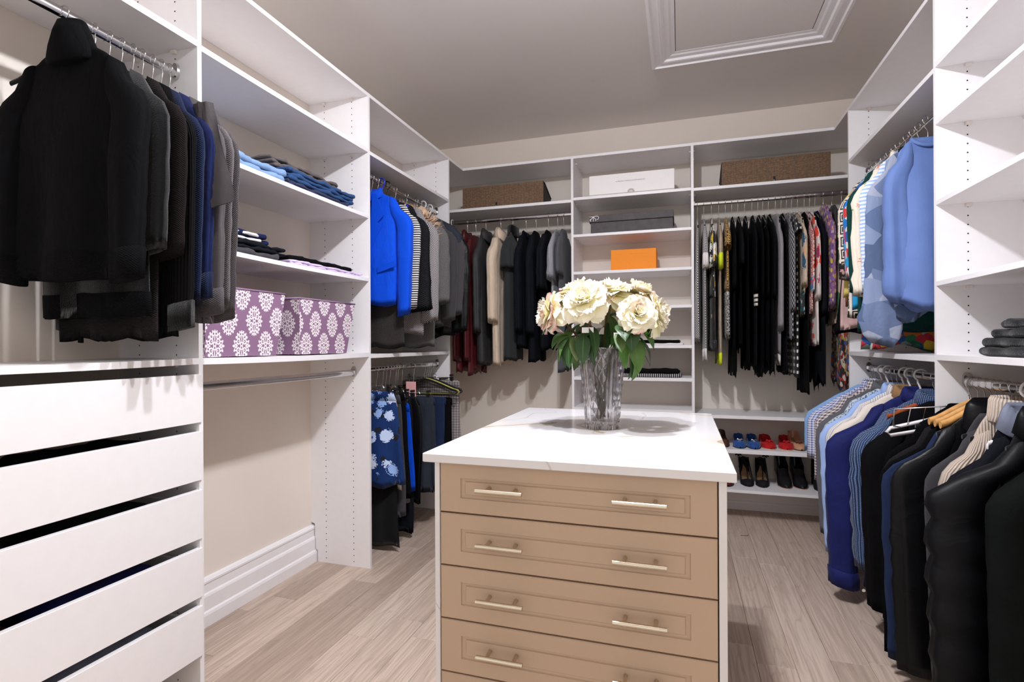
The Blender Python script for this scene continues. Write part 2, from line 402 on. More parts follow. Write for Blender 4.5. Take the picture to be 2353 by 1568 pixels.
iloc(MB().box(ilx+.013, irx-.016, fy+.021, iy1-.02, .09, zt), 'carcass', M['darkgap'])
iloc(MB().box(ilx+.013, irx-.016, fy+.07, iy1-.04, 0, .09), 'plinth', M['taupe'])
ZD = [zt-.002, .749, .6245, .4995, .3745, .2495]
def drawer_front(z0, z1):
    xa, xb = ilx+.0142, irx-.0178; y = fy; b = MB()
    # nested rectangles: edge, step down, bead, centre field
    R = []
    for ins, dy in ((0, .002), (.002, 0), (.0515, 0), (.0525, .003), (.0575, .0022), (.0625, .0042), (.0635, .0022), (.066, .0022)):
        iz = ins if ins < .01 else .034+(ins-.0515)*.75
        R.append([(xa+ins, y+dy, z0+iz), (xb-ins, y+dy, z0+iz), (xb-ins, y+dy, z1-iz), (xa+ins, y+dy, z1-iz)])
    back = [(xa, y+.0195, z0), (xb, y+.0195, z0), (xb, y+.0195, z1), (xa, y+.0195, z1)]
    b.grid([back]+R, closed=True); b.add(R[-1], [(0, 1, 2, 3)]); b.add(back, [(3, 2, 1, 0)])
    o = iloc(b, 'drawer', M['taupe']); outward(o.data); return o
for i in range(5):
    z1, z0 = ZD[i], ZD[i+1]+.0035
    dr = drawer_front(z0, z1)
    hz = .815 if i == 0 else z0-.0035+.0665
    for xc in (-.3885, -.0835):
        b = MB(); hy = fy-.030
        b.tube([(xc-.0545, hy, hz), (xc+.0545, hy, hz)], .0052, 12)
        for s in (-.0315, .0445 if False else .0315): b.tube([(xc+s, hy, hz), (xc+s, fy+.0025, hz)], .0042, 10)
        h = b.build('handle', M['nickel'], dr, smooth=True, auto=50)
        h.matrix_parent_inverse = Matrix.Identity(4)
# ------------------------------------------------------------------ cloth materials
def weave(k, uvv, scale=900, strength=.25):
    w = k.noise(k.vmul(uvv, (9, 3.2, 1)), 1.6, 4, .55, .6); k.bump(k.math('MULTIPLY_ADD', w, 9.0, k.math('MULTIPLY', k.noise(uvv, scale, 1), .35)), min(1.0, strength*2.4), .0022)
def cloth(name, c, rough=.85, sheen=.15, var=.12, scale=14, kind='plain', spec=.2):
    dk = max(c) < .03
    k = NM(name, rough, spec*(.5 if dk and rough > .6 else 1), sheen=0.0 if dk else sheen*.4); u = k.uv(); k.b.inputs['Sheen Tint'].default_value = (1, 1, 1, 1)
    if dk: c = tuple(x*(.35 if max(c) < .016 else .7) for x in c)
    f = k.noise(u, scale, 3)
    lo = tuple(x*(1-var) for x in c); hi = tuple(min(1, x*(1+var)) for x in c)
    cc = k.ramp(f, [(.3, lo), (.7, hi)])
    if kind == 'tweed':
        g = k.noise(u, 420, 2, .8); cc = k.mix(k.ramp(g, [(.44, (0, 0, 0)), (.62, (1, 1, 1))]), cc, tuple(min(1, x*2.6+.03) for x in c)); k.bump(g, .5, .002)
    elif kind == 'heather':
        g = k.noise(k.vmul(u, (3, 1, 1)), 260, 2, .8); cc = k.mix(k.math('MULTIPLY', g, .8), tuple(x*.5 for x in c), tuple(min(1, x*1.6) for x in c)); k.bump(g, .4, .002)
    elif kind == 'rib':
        x, y, z = k.xyz(u); s = k.math('SINE', k.math('MULTIPLY', x, 2*PI/.0075)); cc = k.mix(k.math('MULTIPLY_ADD', s, .25, .3, clamp=True), cc, tuple(v*1.9 for v in c)); k.bump(k.math('ADD', s, k.noise(u, 300, 1)), .6, .002)
    elif kind == 'knit':
        x, y, z = k.xyz(u); s = k.math('SINE', k.math('MULTIPLY', x, 2*PI/.009)); t2 = k.math('SINE', k.math('MULTIPLY', y, 2*PI/.006)); h = k.math('MULTIPLY', s, t2); g = k.noise(u, 300, 2)
        cc = k.mix(k.math('MULTIPLY', g, .75), cc, tuple(v*.5 for v in c)); k.bump(k.math('ADD', h, g), .5, .002)
    elif kind == 'quilt':
        x, y, z = k.xyz(u); a = k.math('SINE', k.math('MULTIPLY', k.math('ADD', x, y), 2*PI/.022)); b2 = k.math('SINE', k.math('MULTIPLY', k.math('SUBTRACT', x, y), 2*PI/.022)); h = k.math('MULTIPLY', k.math('ABSOLUTE', a), k.math('ABSOLUTE', b2)); k.bump(h, .8, .004)
        cc = k.mix(h, cc, tuple(v*1.7 for v in c))
    elif kind == 'denim':
        x, y, z = k.xyz(u); g = k.noise(k.vmul(u, (1, .15, 1)), 500, 2, .7); cc = k.mix(k.math('MULTIPLY', g, .7), cc, tuple(min(1, v*1.8+.03) for v in c)); k.bump(g, .3, .0015)
    elif kind == 'satin':
        k.bump(k.noise(k.vmul(u, (1.4, 1, 1)), 11, 3, .5, .8), .4, .01)
    elif kind == 'leather':
        g = k.noise(u, 60, 4, .6); k.bump(g, .35, .004)
    elif kind == 'velvet':
        k.b.inputs['Sheen Weight'].default_value = .25; g = k.noise(u, 500, 2); k.bump(g, .8, .003)
    elif kind == 'chiffon': k.bump(k.noise(k.vmul(u, (3, .5, 1)), 9, 3, .5, .4), .35, .01)
    else: weave(k, u)
    k.col(cc); M[name] = k.m; return k.m
def pattern(name, fn, rough=.75, sheen=.1):
    k = NM(name, rough, .25, sheen=sheen); u = k.uv(); k.col(fn(k, u)); weave(k, u); M[name] = k.m; return k.m
def frac(k, x): return k.math('FRACT', x)
def gingham(bg, c, cell):
    def f(k, u):
        x, y, z = k.xyz(u); a = k.math('LESS_THAN', frac(k, k.math('DIVIDE', x, cell*2)), .5); b = k.math('LESS_THAN', frac(k, k.math('DIVIDE', y, cell*2)), .5)
        return k.mix(k.math('MULTIPLY', k.math('ADD', a, b), .5), bg, c)
    return f
def checker(bg, c, cell):
    def f(k, u):
        x, y, z = k.xyz(u); s = k.math('MULTIPLY', k.math('SINE', k.math('MULTIPLY', x, PI/cell)), k.math('SINE', k.math('MULTIPLY', y, PI/cell)))
        return k.mix(k.math('GREATER_THAN', s, -.05), bg, c)
    return f
def stripes(bg, c, per, duty=.5, axis='y', warp=0.0):
    def f(k, u):
        if warp: u = k.vadd(u, k.vmul(k.vadd(k.noise(u, 9, 2, out='Color'), (-.5, -.5, -.5)), (warp, warp, 0)))
        x, y, z = k.xyz(u); return k.mix(k.math('LESS_THAN', frac(k, k.math('DIVIDE', y if axis == 'y' else x, per)), duty), bg, c)
    return f
def dots(bg, c, per, r, jit=0.0):
    def f(k, u):
        d = k.voro(u, 1.0/per, rand=jit); return k.mix(k.math('LESS_THAN', d, r), bg, c)
    return f
def rings(bg, c, per, n=7):
    def f(k, u):
        d = k.voro(u, 1.0/per, rand=.35); return k.mix(k.math('GREATER_THAN', k.math('SINE', k.math('MULTIPLY', d, 2*PI*n)), .1), bg, c)
    return f
def lattice(bg, c, per):
    def f(k, u):
        x, y, z = k.xyz(u); a = k.math('ABSOLUTE', k.math('SUBTRACT', frac(k, k.math('DIVIDE', x, per)), .5)); b = k.math('ABSOLUTE', k.math('SUBTRACT', frac(k, k.math('DIVIDE', y, per)), .5))
        d = k.math('LESS_THAN', k.math('ABSOLUTE', k.math('SUBTRACT', a, b)), .085); e = k.math('LESS_THAN', k.math('ADD', a, b), .16); g = k.math('GREATER_THAN', k.math('ADD', a, b), .86)
        m = k.math('MAXIMUM', d, k.math('MAXIMUM', e, g)); hole = k.math('LESS_THAN', k.math('ABSOLUTE', k.math('SUBTRACT', k.math('ADD', a, b), .5)), .05)
        return k.mix(k.math('MULTIPLY', m, k.math('SUBTRACT', 1.0, hole)), bg, c)
    return f
def floral(bg, cols, per, size=.42, leaf=None, accent=None, st=1.0):
    def f(k, u):
        w = k.vadd(k.vmul(u, (1, st, 1)), k.vmul(k.vadd(k.noise(u, .8/per, 2, out='Color'), (-.5, -.5, -.5)), (per*.6, per*.6, 0)))
        d = k.voro(w, 1/per); rc = k.xyz(k.voro(w, 1/per, out='Color'))[0]; n = len(cols)
        pc = k.ramp(rc, [(i/n, cols[i]) for i in range(n)], True)
        pet = k.math('ADD', d, k.math('MULTIPLY', k.math('SINE', k.math('MULTIPLY', k.noise(w, 3/per, 1), 30)), .06))
        c = bg
        if leaf:
            d2 = k.voro(k.vadd(w, (.37*per, .61*per, 0)), 1.25/per); c = k.mix(k.math('LESS_THAN', d2, size*.75), bg, leaf)
        c = k.mix(k.math('LESS_THAN', pet, size), c, pc)
        if accent: c = k.mix(k.math('LESS_THAN', d, size*.28), c, accent)
        return c
    return f
def shapes(cols, per, dist='EUCLIDEAN', edge=None, ew=.06, st=1.0):
    def f(k, u):
        w = k.vmul(u, (1, st, 1)); rc = k.xyz(k.voro(w, 1/per, dist=dist, out='Color'))[0]; n = len(cols)
        c = k.ramp(rc, [(i/n, cols[i]) for i in range(n)], True)
        if edge:
            e = k.voro(w, 1/per, feature='DISTANCE_TO_EDGE'); c = k.mix(k.math('LESS_THAN', e, ew), c, edge)
        return c
    return f
def squares(bg, c, per):
    def f(k, u):
        x, y, z = k.xyz(u); a = k.math('ABSOLUTE', k.math('SUBTRACT', frac(k, k.math('DIVIDE', x, per)), .5)); b = k.math('ABSOLUTE', k.math('SUBTRACT', frac(k, k.math('DIVIDE', y, per*1.2)), .5)); m = k.math('MAXIMUM', a, b)
        r = k.math('MULTIPLY', k.math('GREATER_THAN', m, .30), k.math('LESS_THAN', m, .40)); q = k.math('LESS_THAN', m, .2)
        return k.mix(k.math('MAXIMUM', r, q), bg, c)
    return f
def gridlines(bg, c, per, w):
    def f(k, u):
        x, y, z = k.xyz(u); a = k.math('LESS_THAN', frac(k, k.math('DIVIDE', x, per)), w); b = k.math('LESS_THAN', frac(k, k.math('DIVIDE', y, per)), w); return k.mix(k.math('MAXIMUM', a, b), bg, c)
    return f
def weavemix(bg, c, per):
    def f(k, u):
        x, y, z = k.xyz(u); a = k.math('SINE', k.math('MULTIPLY', x, 2*PI/per)); b = k.math('SINE', k.math('MULTIPLY', y, 2*PI/per)); return k.mix(k.math('MULTIPLY_ADD', k.math('MULTIPLY', a, b), .5, .5), bg, c)
    return f
BK, NV = (.0075, .0072, .0095), (.010, .013, .030)
cloth('black_wool', (.0065, .0065, .0085), .9, .06, kind='plain'); cloth('black_crepe', (.010, .010, .0135), .75, .05)
cloth('black_knit', (.008, .008, .010), .95, .1, kind='knit'); cloth('black_fur', (.005, .005, .006), 1.0, .12, kind='velvet')
cloth('brown_knit', (.026, .021, .022), .95, .2, kind='knit'); cloth('dark_rib', (.012, .011, .0125), .95, .2, kind='rib')
cloth('navy_knit', (.008, .015, .05), .95, .15, kind='knit'); cloth('royal_navy', (.005, .010, .055), .9, .15)
cloth('grey_heather', (.075, .066, .070), .95, .25, kind='heather'); cloth('pale_grey_knit', (.15, .132, .14), .95, .3, kind='knit'); cloth('mid_grey_knit', (.085, .075, .08), .95, .25, kind='knit')
cloth('cobalt', (.0, .060, .56), .8, .1, var=.05); cloth('black_quilt', (.014, .014, .017), .7, .1, kind='quilt')
cloth('tweed_grey', (.058, .055, .055), .95, .2, kind='tweed'); cloth('brown_tweed', (.018, .0145, .013), .95, .15, kind='tweed')
cloth('charcoal_fleece', (.048, .045, .048), .95, .3, kind='heather'); cloth('grey_fleece', (.062, .056, .060), .95, .3, kind='heather')
cloth('black_nylon', (.009, .009, .012), .42, .0, kind='satin', spec=.25); cloth('navy_panel', (.022, .027, .040), .7, .05)
cloth('tan_fur', (.62, .42, .28), .9, .3, var=.25, scale=60); cloth('burgundy_leather', (.085, .010, .013), .42, .0, kind='leather', spec=.5)
cloth('charcoal_coat', (.030, .030, .032), .6, .05, kind='leather', spec=.35); cloth('cream_wool', (.66, .53, .41), .9, .25, var=.06)
cloth('charcoal_knit', (.028, .032, .034), .95, .2, kind='heather'); cloth('grey_jersey', (.33, .33, .37), .9, .2, kind='heather'); cloth('steel_jersey', (.085, .088, .10), .9, .2, kind='heather')
cloth('black_blue', (.009, .0105, .016), .8, .05); cloth('dark_green', (.004, .045, .038), .85, .1, var=.08)
cloth('sky_chiffon', (.125, .20, .45), .6, .15, var=.05, kind='chiffon'); cloth('light_blue', (.36, .50, .84), .75, .1, var=.05)
cloth('cornflower', (.17, .30, .52), .8, .1, kind='denim'); cloth('grey_pique', (.125, .125, .14), .9, .15, kind='heather')
cloth('royal_shirt', (.010, .014, .10), .7, .1); cloth('white_cotton', (.80, .77, .76), .8, .1, var=.03); cloth('cream_cotton', (.78, .70, .62), .8, .1, var=.04)
cloth('black_cotton', (.010, .009, .011), .9, .08); cloth('faded_black', (.026, .023, .026), .95, .15, kind='knit'); cloth('navy_wool', (.012, .022, .062), .9, .1)
cloth('dark_heather', (.050, .047, .054), .95, .2, kind='heather'); cloth('oatmeal_knit', (.40, .33, .275), .95, .3, kind='rib'); cloth('slate_cotton', (.18, .20, .27), .85, .15)
cloth('black_down', (.009, .010, .014), .5, .0, kind='satin', spec=.22); cloth('black_green', (.012, .015, .014), .9, .1)
cloth('lilac', (.62, .50, .72), .9, .2, var=.08); cloth('jean_light', (.13, .21, .36), .9, .1, kind='denim'); cloth('jean_blue', (.010, .040, .12), .9, .1, kind='denim')
cloth('jean_dark', (.014, .02, .055), .9, .1, kind='denim'); cloth('jean_grey', (.075, .062, .062), .9, .15, kind='denim'); cloth('navy_towel', (.0062, .0085, .0159), .95, .2, kind='velvet')
cloth('brown_cotton', (.24, .10, .05), .85, .1); cloth('pink_cotton', (.60, .40, .38), .85, .1); cloth('tan_suede', (.30, .17, .08), .85, .1)
pattern('bw_stripe', stripes((.80, .77, .76), (.012, .012, .016), .0125, .52)); pattern('hound_small', checker((.50, .47, .48), (.02, .018, .02), .0048)); pattern('hound_big', checker((.74, .71, .71), (.012, .011, .014), .0078))
pattern('blue_gingham', gingham((.80, .80, .86), (.10, .14, .40), .0062)); pattern('brown_gingham', gingham((.76, .70, .68), (.085, .06, .075), .0075)); pattern('purple_check', gingham((.50, .50, .72), (.06, .05, .20), .004))
pattern('navy_dot', dots((.010, .020, .065), (.22, .32, .52), .0055, .3)); pattern('white_stripe', stripes((.80, .78, .78), (.33, .33, .36), .009, .32, 'x')); pattern('teal_fleck', floral((.55, .62, .70), [(.03, .10, .16), (.05, .16, .25)], .007, .45))
pattern('ice_stripe', stripes((.78, .82, .90), (.36, .52, .86), .017, .45)); pattern('print_blue', shapes([(.15, .20, .34), (.085, .125, .23), (.22, .28, .43), (.34, .38, .48), (.11, .16, .29)], .085))
pattern('cream_floral', floral((.84, .76, .64), [(.70, .22, .18), (.06, .14, .30), (.60, .45, .10)], .055, .22, (.25, .35, .18)))
pattern('rainbow', shapes([(.55, .03, .05), (.75, .50, .04), (.03, .10, .35), (.04, .20, .10), (.60, .16, .03), (.35, .45, .35)], .035)); pattern('red_blue', shapes([(.02, .20, .62), (.68, .05, .05), (.02, .32, .60), (.75, .70, .68), (.02, .12, .45)], .035))
pattern('square_print', squares((.80, .72, .62), (.012, .011, .012), .052)); pattern('yellow_plain', stripes((.76, .62, .16), (.72, .58, .18), .05))
pattern('daisy', floral((.014, .012, .014), [(.80, .77, .72), (.75, .48, .05), (.82, .80, .76)], .075, .40, (.10, .16, .04), (.70, .42, .04))); pattern('cream_rose', floral((.05, .045, .06), [(.62, .50, .38), (.70, .60, .50), (.50, .38, .28)], .06, .55))
pattern('khaki_marl', shapes([(.36, .28, .20), (.42, .34, .26), (.28, .21, .15)], .018, st=.25)); pattern('ethnic', rings((.70, .40, .08), (.02, .015, .012), .05, 4)); pattern('circles', rings((.012, .011, .013), (.80, .77, .73), .062, 5))
pattern('tweed_check', weavemix((.42, .39, .41), (.12, .11, .125), .0075)); pattern('lattice_bw', lattice((.010, .010, .018), (.78, .76, .80), .031)); pattern('polka', dots((.010, .009, .011), (.82, .79, .76), .042, .24, .12)); pattern('polka_big', dots((.010, .009, .011), (.82, .79, .76), .05, .25, .1))
pattern('tropical', floral((.72, .56, .42), [(.70, .26, .06), (.02, .10, .20), (.05, .16, .20), (.80, .50, .22)], .085, .34, (.04, .13, .10), None, .6)); pattern('scales', floral((.03, .04, .04), [(.62, .72, .70), (.70, .72, .66), (.05, .30, .36), (.55, .22, .05)], .026, .46, None, (.08, .30, .34)))
pattern('geo_red', rings((.78, .70, .66), (.60, .05, .03), .04, 3)); pattern('geo_blue', squares((.80, .74, .70), (.03, .05, .12), .04)); pattern('red_dots', floral((.80, .73, .68), [(.80, .05, .015), (.80, .05, .015), (.40, .02, .12)], .085, .36))
pattern('purple_yellow', floral((.20, .11, .30), [(.66, .48, .10), (.50, .36, .60), (.62, .30, .20), (.30, .10, .25)], .026, .5, (.10, .04, .10))); pattern('big_geo', shapes([(.62, .49, .38), (.025, .022, .022), (.07, .19, .07), (.66, .54, .43), (.03, .028, .028)], .105, 'EUCLIDEAN', None, 0, .6))
pattern('multi', shapes([(.55, .04, .03), (.02, .02, .03), (.04, .12, .40), (.70, .62, .50), (.60, .30, .03), (.03, .03, .03), (.02, .02, .02)], .022)); pattern('black_rose', floral((.014, .013, .014), [(.55, .28, .28), (.45, .30, .20)], .03, .32, (.12, .14, .06)))
pattern('blue_roses', floral((.004, .026, .12), [(.55, .66, .90), (.30, .45, .80), (.70, .76, .92)], .078, .40, (.012, .012, .02), (.04, .10, .42))); pattern('mesh_check', gridlines((.30, .27, .27), (.012, .010, .010), .017, .13)); pattern('dark_floral', floral((.010, .014, .04), [(.20, .28, .50), (.10, .14, .30)], .03, .35))
pattern('bw_stripe_fold', stripes((.012, .011, .014), (.75, .72, .70), .012, .3, 'x', .01)); pattern('lace_fleck', floral((.02, .018, .022), [(.10, .09, .10)], .02, .3)); pattern('gold_leaf', floral((.012, .011, .012), [(.55, .40, .20)], .16, .16))
M['white_plastic'] = plain('white_plastic', (.78, .76, .77), .3, .5); M['black_plastic'] = plain('black_plastic', (.012, .011, .012), .3, .5); M['blue_plastic'] = plain('blue_plastic', (.01, .03, .42), .3, .5)
M['velvet_black'] = plain('black_flocking', (.010, .009, .010), 1.0, .1, sheen=.3); M['velvet_lime'] = plain('lime_flocking', (.42, .40, .10), .95, .1, sheen=.2)
M['wood'] = plain('beech_hanger_wood', (.60, .31, .10), .4, .5, var=.18, scale=40); M['wood_red'] = plain('cherry_hanger_wood', (.30, .065, .018), .35, .5, var=.15, scale=40)
M['pearl'] = plain('pearl_button', (.80, .74, .62), .3, .5); M['neon'] = plain('neon_trim', (.62, .72, .03), .7, .2); M['pink_card'] = plain('pink_card', (.80, .42, .42), .6, .3); M['steel'] = plain('steel_clip', (.55, .54, .55), .25, .5, 1.0)
# ------------------------------------------------------------------ garment builder
def ss(a, b, x):
    t = np.clip((x-a)/(b-a), 0, 1); return t*t*(3-2*t)
def spow(c, p): return np.sign(c)*np.abs(c)**p
def cloth_mesh(name, P, U, mat, smooth=True, cap=True):
    """P: rings x points x 3 array, U: matching uv array; last ring is closed by a recessed lining"""
    R, C, _ = P.shape
    mb = MB(); mb.v = [tuple(q) for q in P.reshape(-1, 3).tolist()]; uv = U.reshape(-1, 2).tolist()
    mb.f = [(i*C+j, i*C+(j+1) % C, (i+1)*C+(j+1) % C, (i+1)*C+j) for i in range(R-1) for j in range(C)]
    if cap:
        mb.f.append(tuple(range(C-1, -1, -1))); mb.f.append(tuple(range((R-1)*C, R*C)))
    mb.mi = [0]*len(mb.f); mb.uv = uv
    me = mb.mesh(name, mat, smooth); return me
def body_part(L, sw=.20, cw=.205, hw=.22, tb=.028, th=.03, amp=.012, top=.10, drop=.055, nw=.07, hem=.008, lean=0.0, seed=0, N=40, nz=None, flare=0, pinch=0.0, vhem=0.0, lift=0.0, baffle=0.0):
    r = np.random.RandomState(seed+11); nz = nz or max(14, int(L/(.035 if not baffle else .013)))
    d = np.concatenate([np.linspace(0, drop, 5)[:-1], drop+(L-drop)*np.linspace(0, 1, nz)**1.0])
    a = np.linspace(0, 2*PI, N, endpoint=False); D, A = np.meshgrid(d, a, indexing='ij')
    w = np.where(D <= drop, nw+(sw-nw)*np.clip(D/drop, 0, 1)**.8, 0)
    wl = cw+(sw-cw)*np.exp(-(D-drop)/.06)+(hw-cw)*np.clip((D-drop-.1)/max(L-drop-.1, .05), 0, 1)**(1.0+flare)
    w = np.where(D > drop, wl, w); w = w*(1-pinch*np.exp(-((D-L*.55)/.12)**2))
    t = .012+(tb-.012)*ss(drop*.3, .22, D)+(th-tb)*np.clip(D/L, 0, 1)
    if baffle: t = t*(.62+.62*np.abs(np.sin(PI*(D+.15*np.abs(np.cos(A))*.25)/baffle))**.55)
    ca, sa = spow(np.cos(A), .8), spow(np.sin(A), .85)
    x = w*ca; y = t*sa
    env = ss(.05, min(L, .45), D)*(.45+.55*D/L)
    f = 0; g = 0
    for lam in (.21, .13, .085):
        f = f+np.sin(2*PI*x/lam*r.uniform(.85, 1.15)+r.uniform(0, 6.28)+r.uniform(-2, 2)*D)*lam/.21
        g = g+np.sin(2*PI*x/lam*r.uniform(.85, 1.15)+r.uniform(0, 6.28)+r.uniform(-2, 2)*D)*lam/.21
    y = y+amp*1.25*env*f*.55+amp*.9*env*g*sa*.7
    x = x+.006*env*np.sin(9*D+r.uniform(0, 6.28))+lean*D
    k = (D/L)**4
    z = -top-D+k*hem*np.sin(2*PI*x/.19+r.uniform(0, 6.28))+k*vhem*np.abs(x/np.maximum(w, .01))*1.0+lift*k*ca
    P = np.stack([x, y, z], -1)
    U = np.stack([x+np.where(sa > 0, .73, 0), z], -1)
    last = P[-1].copy(); c = last.mean(0); inner = c+(last-c)*.94; inner[:, 2] = last[:, 2]+.03
    P = np.concatenate([P, inner[None]]); U = np.concatenate([U, U[-1:]+0])
    return P, U
def sleeve_part(side, length, sw=.20, top=.10, drop=.055, ru=(.055, .05, .04), rv=(.024, .028, .026), out=.035, fwd=0.0, seed=0, wr=.07, N=26, bell=0.0, start=.030, bend=0.0):
    r = np.random.RandomState(seed*3+5+(side > 0)); n = max(8, int(length/.035))
    t = np.linspace(0, 1, n); z0 = -top-drop*.8
    cu = sw-start+(out+start)*ss(0, .28/max(length, .12)*.28+.12, t)-.012*t+bend*np.sin(PI*t)
    cz = z0-length*t; cv = fwd*ss(0, .5, t)
    R_u = np.interp(t, (0, .12, .5, 1), (ru[0]*.35, ru[0], ru[1], ru[2])); R_v = np.interp(t, (0, .12, .5, 1), (rv[0]*.55, rv[0], rv[1], rv[2]))
    if bell:
        e = np.exp(-((t-.86)/.09)**2); R_u = R_u*(1+bell*e); R_v = R_v*(1+bell*.8*e); c2 = ss(.95, 1, t); R_u = R_u*(1-.45*c2); R_v = R_v*(1-.35*c2)
    a = np.linspace(0, 2*PI, N, endpoint=False); T_, A = np.meshgrid(t, a, indexing='ij')
    ph = r.uniform(0, 6.28, 4); zz = T_*length
    hz = 0
    for q in range(4): hz = hz+np.sin(2*PI*zz/r.uniform(.06, .22)+ph[q]+r.uniform(-2, 2)*np.cos(A+ph[q-1]))*r.uniform(.4, 1)
    wrk = 1+wr*.32*hz*ss(.08, .4, T_)
    fold = 1+wr*(1.0*np.sin(3*A+ph[1]+1.4*T_)+.8*np.sin(5*A+ph[2]-1.0*T_)+.5*np.sin(8*A+ph[3]))*ss(.05, .5, T_)
    u = cu[:, None]+R_u[:, None]*spow(np.cos(A), .9)*wrk*fold; v = cv[:, None]+R_v[:, None]*spow(np.sin(A), .9)*wrk*fold; z = cz[:, None]+0*A
    z = z+.010*np.cos(A)*T_; z[0] += .016
    # soften the shoulder: the first rings lean along the shoulder slope
    z = z-(u-cu[:, None])*.55*(1-ss(0, .16, T_))
    P = np.stack([side*u, v, z], -1)
    if side < 0: P = P[:, ::-1]
    U = np.stack([A*.035+.2, z], -1)
    last = P[-1].copy(); c = last.mean(0); inner = c+(last-c)*.86; inner[:, 2] += .025
    P = np.concatenate([P, inner[None]]); U = np.concatenate([U, U[-1:]]); return P, U
def ring_part(prof, N=28, dip=0.0, front=-1):
    # prof: list of (ru, rv, z); closed tube-like shell around the neck
    a = np.linspace(0, 2*PI, N, endpoint=False); rows = []
    for ru, rv, z in prof:
        rows.append(np.stack([ru*np.cos(a), rv*np.sin(a), z-dip*np.clip(front*np.sin(a), 0, 1)**1.5*1.0], -1))
    P = np.array(rows); U = np.stack([np.broadcast_to(a*.05, P.shape[:2]), P[..., 2]], -1); return P, U
def collar_part(kind, top, nw, front):
    if kind == 'turtle': pr = [(nw*.86, .030, -top-.012), (nw*.82, .032, -top+.02), (nw*.78, .034, -top+.052), (nw*.84, .038, -top+.062), (nw*.93, .042, -top+.05), (nw*.98, .042, -top+.005), (nw*1.04, .040, -top-.012), (nw*1.0, .036, -top-.015)]; return ring_part(pr, dip=.012, front=front)
    if kind == 'droop': pr = [(.062, .030, -top-.030), (.058, .034, -top+.004), (.040, .036, -top+.045), (.026, .032, -top+.070), (.030, .036, -top+.078), (.044, .044, -top+.050), (.066, .046, -top+.008), (.078, .044, -top-.030), (.070, .036, -top-.036)]; return ring_part(pr, dip=.012, front=front)
    if kind == 'crew': pr = [(nw*.86, .016, -top+.003), (nw*.92, .020, -top+.009), (nw*1.02, .025, -top+.006), (nw*1.08, .027, -top-.004), (nw*1.0, .022, -top-.010)]; return ring_part(pr, dip=.035, front=front)
    if kind == 'shirt': pr = [(nw*.82, .024, -top-.006), (nw*.80, .026, -top+.028), (nw*.84, .029, -top+.036), (nw*.95, .034, -top+.026), (nw*1.12, .040, -top-.012), (nw*1.04, .034, -top-.016)]; return ring_part(pr, dip=.030, front=front)
    if kind == 'coat': pr = [(nw*.9, .026, -top-.01), (nw*.86, .030, -top+.035), (nw*.95, .036, -top+.046), (nw*1.15, .044, -top+.022), (nw*1.38, .050, -top-.030), (nw*1.25, .040, -top-.036)]; return ring_part(pr, dip=.03, front=front)
    if kind == 'hood': pr = [(nw*.9, .03, -top-.03), (nw*1.1, .045, -top+.01), (nw*1.0, .052, -top+.045), (nw*1.25, .062, -top+.025), (nw*1.5, .066, -top-.05), (nw*1.2, .045, -top-.075)]; return ring_part(pr, dip=.02, front=front)
def add_part(name, PU, mat, parent):
    me = cloth_mesh(name, PU[0], PU[1], M[mat] if isinstance(mat, str) else mat); outward(me); return link(name, me, parent)
def band_part(P, U, i0, i1, grow=1.05):
    Q = P[i0:i1].copy(); c = Q.mean(1, keepdims=True); Q2 = Q.copy(); Q2[..., :2] = c[..., :2]+(Q[..., :2]-c[..., :2])*grow
    return Q2, U[i0:i1]
GI = [0]
def garment(name, label, cat, x, y, z, rz, mat, L=.62, slv=.5, collar=None, group=None, slm=None, colm=None, cuff=None, hemband=None, front=-1, seed=None, sleeve={}, far=True, extra=None, lower=None, **kw):
    GI[0] += 1; seed = GI[0] if seed is None else seed
    g = thing(name, label, cat, (x, y, z), rz, group)
    sw, top, drop = kw.get('sw', .20), kw.get('top', .10), kw.get('drop', .055)
    P, U = body_part(L, seed=seed, **kw)
    if lower:
        i = int(np.argmin(np.abs(P[:-1, :, 2].mean(1)-(lower[1]-z)))); ob = add_part('body', (P[:i+1], U[:i+1]), mat, g); P2 = P[i:].copy(); P2[:, :, :2] *= .94; add_part('skirt', (P2, U[i:]), lower[0], g)
    else: ob = add_part('body', (P, U), mat, g)
    if hemband:
        Q, V = band_part(P[:-1], U[:-1], -3, None, 1.02); add_part('hem_band', (Q, V), hemband, ob)
    if slv:
        for s in ((1, -1) if far else (1,)):
            P2, U2 = sleeve_part(s, slv, sw=sw, top=top, drop=drop, seed=seed, **sleeve); so = add_part('sleeve', (P2, U2), slm or mat, g)
            if cuff:
                nb = 3; Q, V = band_part(P2[:-1], U2[:-1], -nb, None, 1.07); add_part('cuff', (Q, V), cuff, so)
    if collar:
        add_part('collar', collar_part(collar, top, kw.get('nw', .07), front), colm or mat, g)
    if extra: extra(g, P, sw, top, drop)
    return g
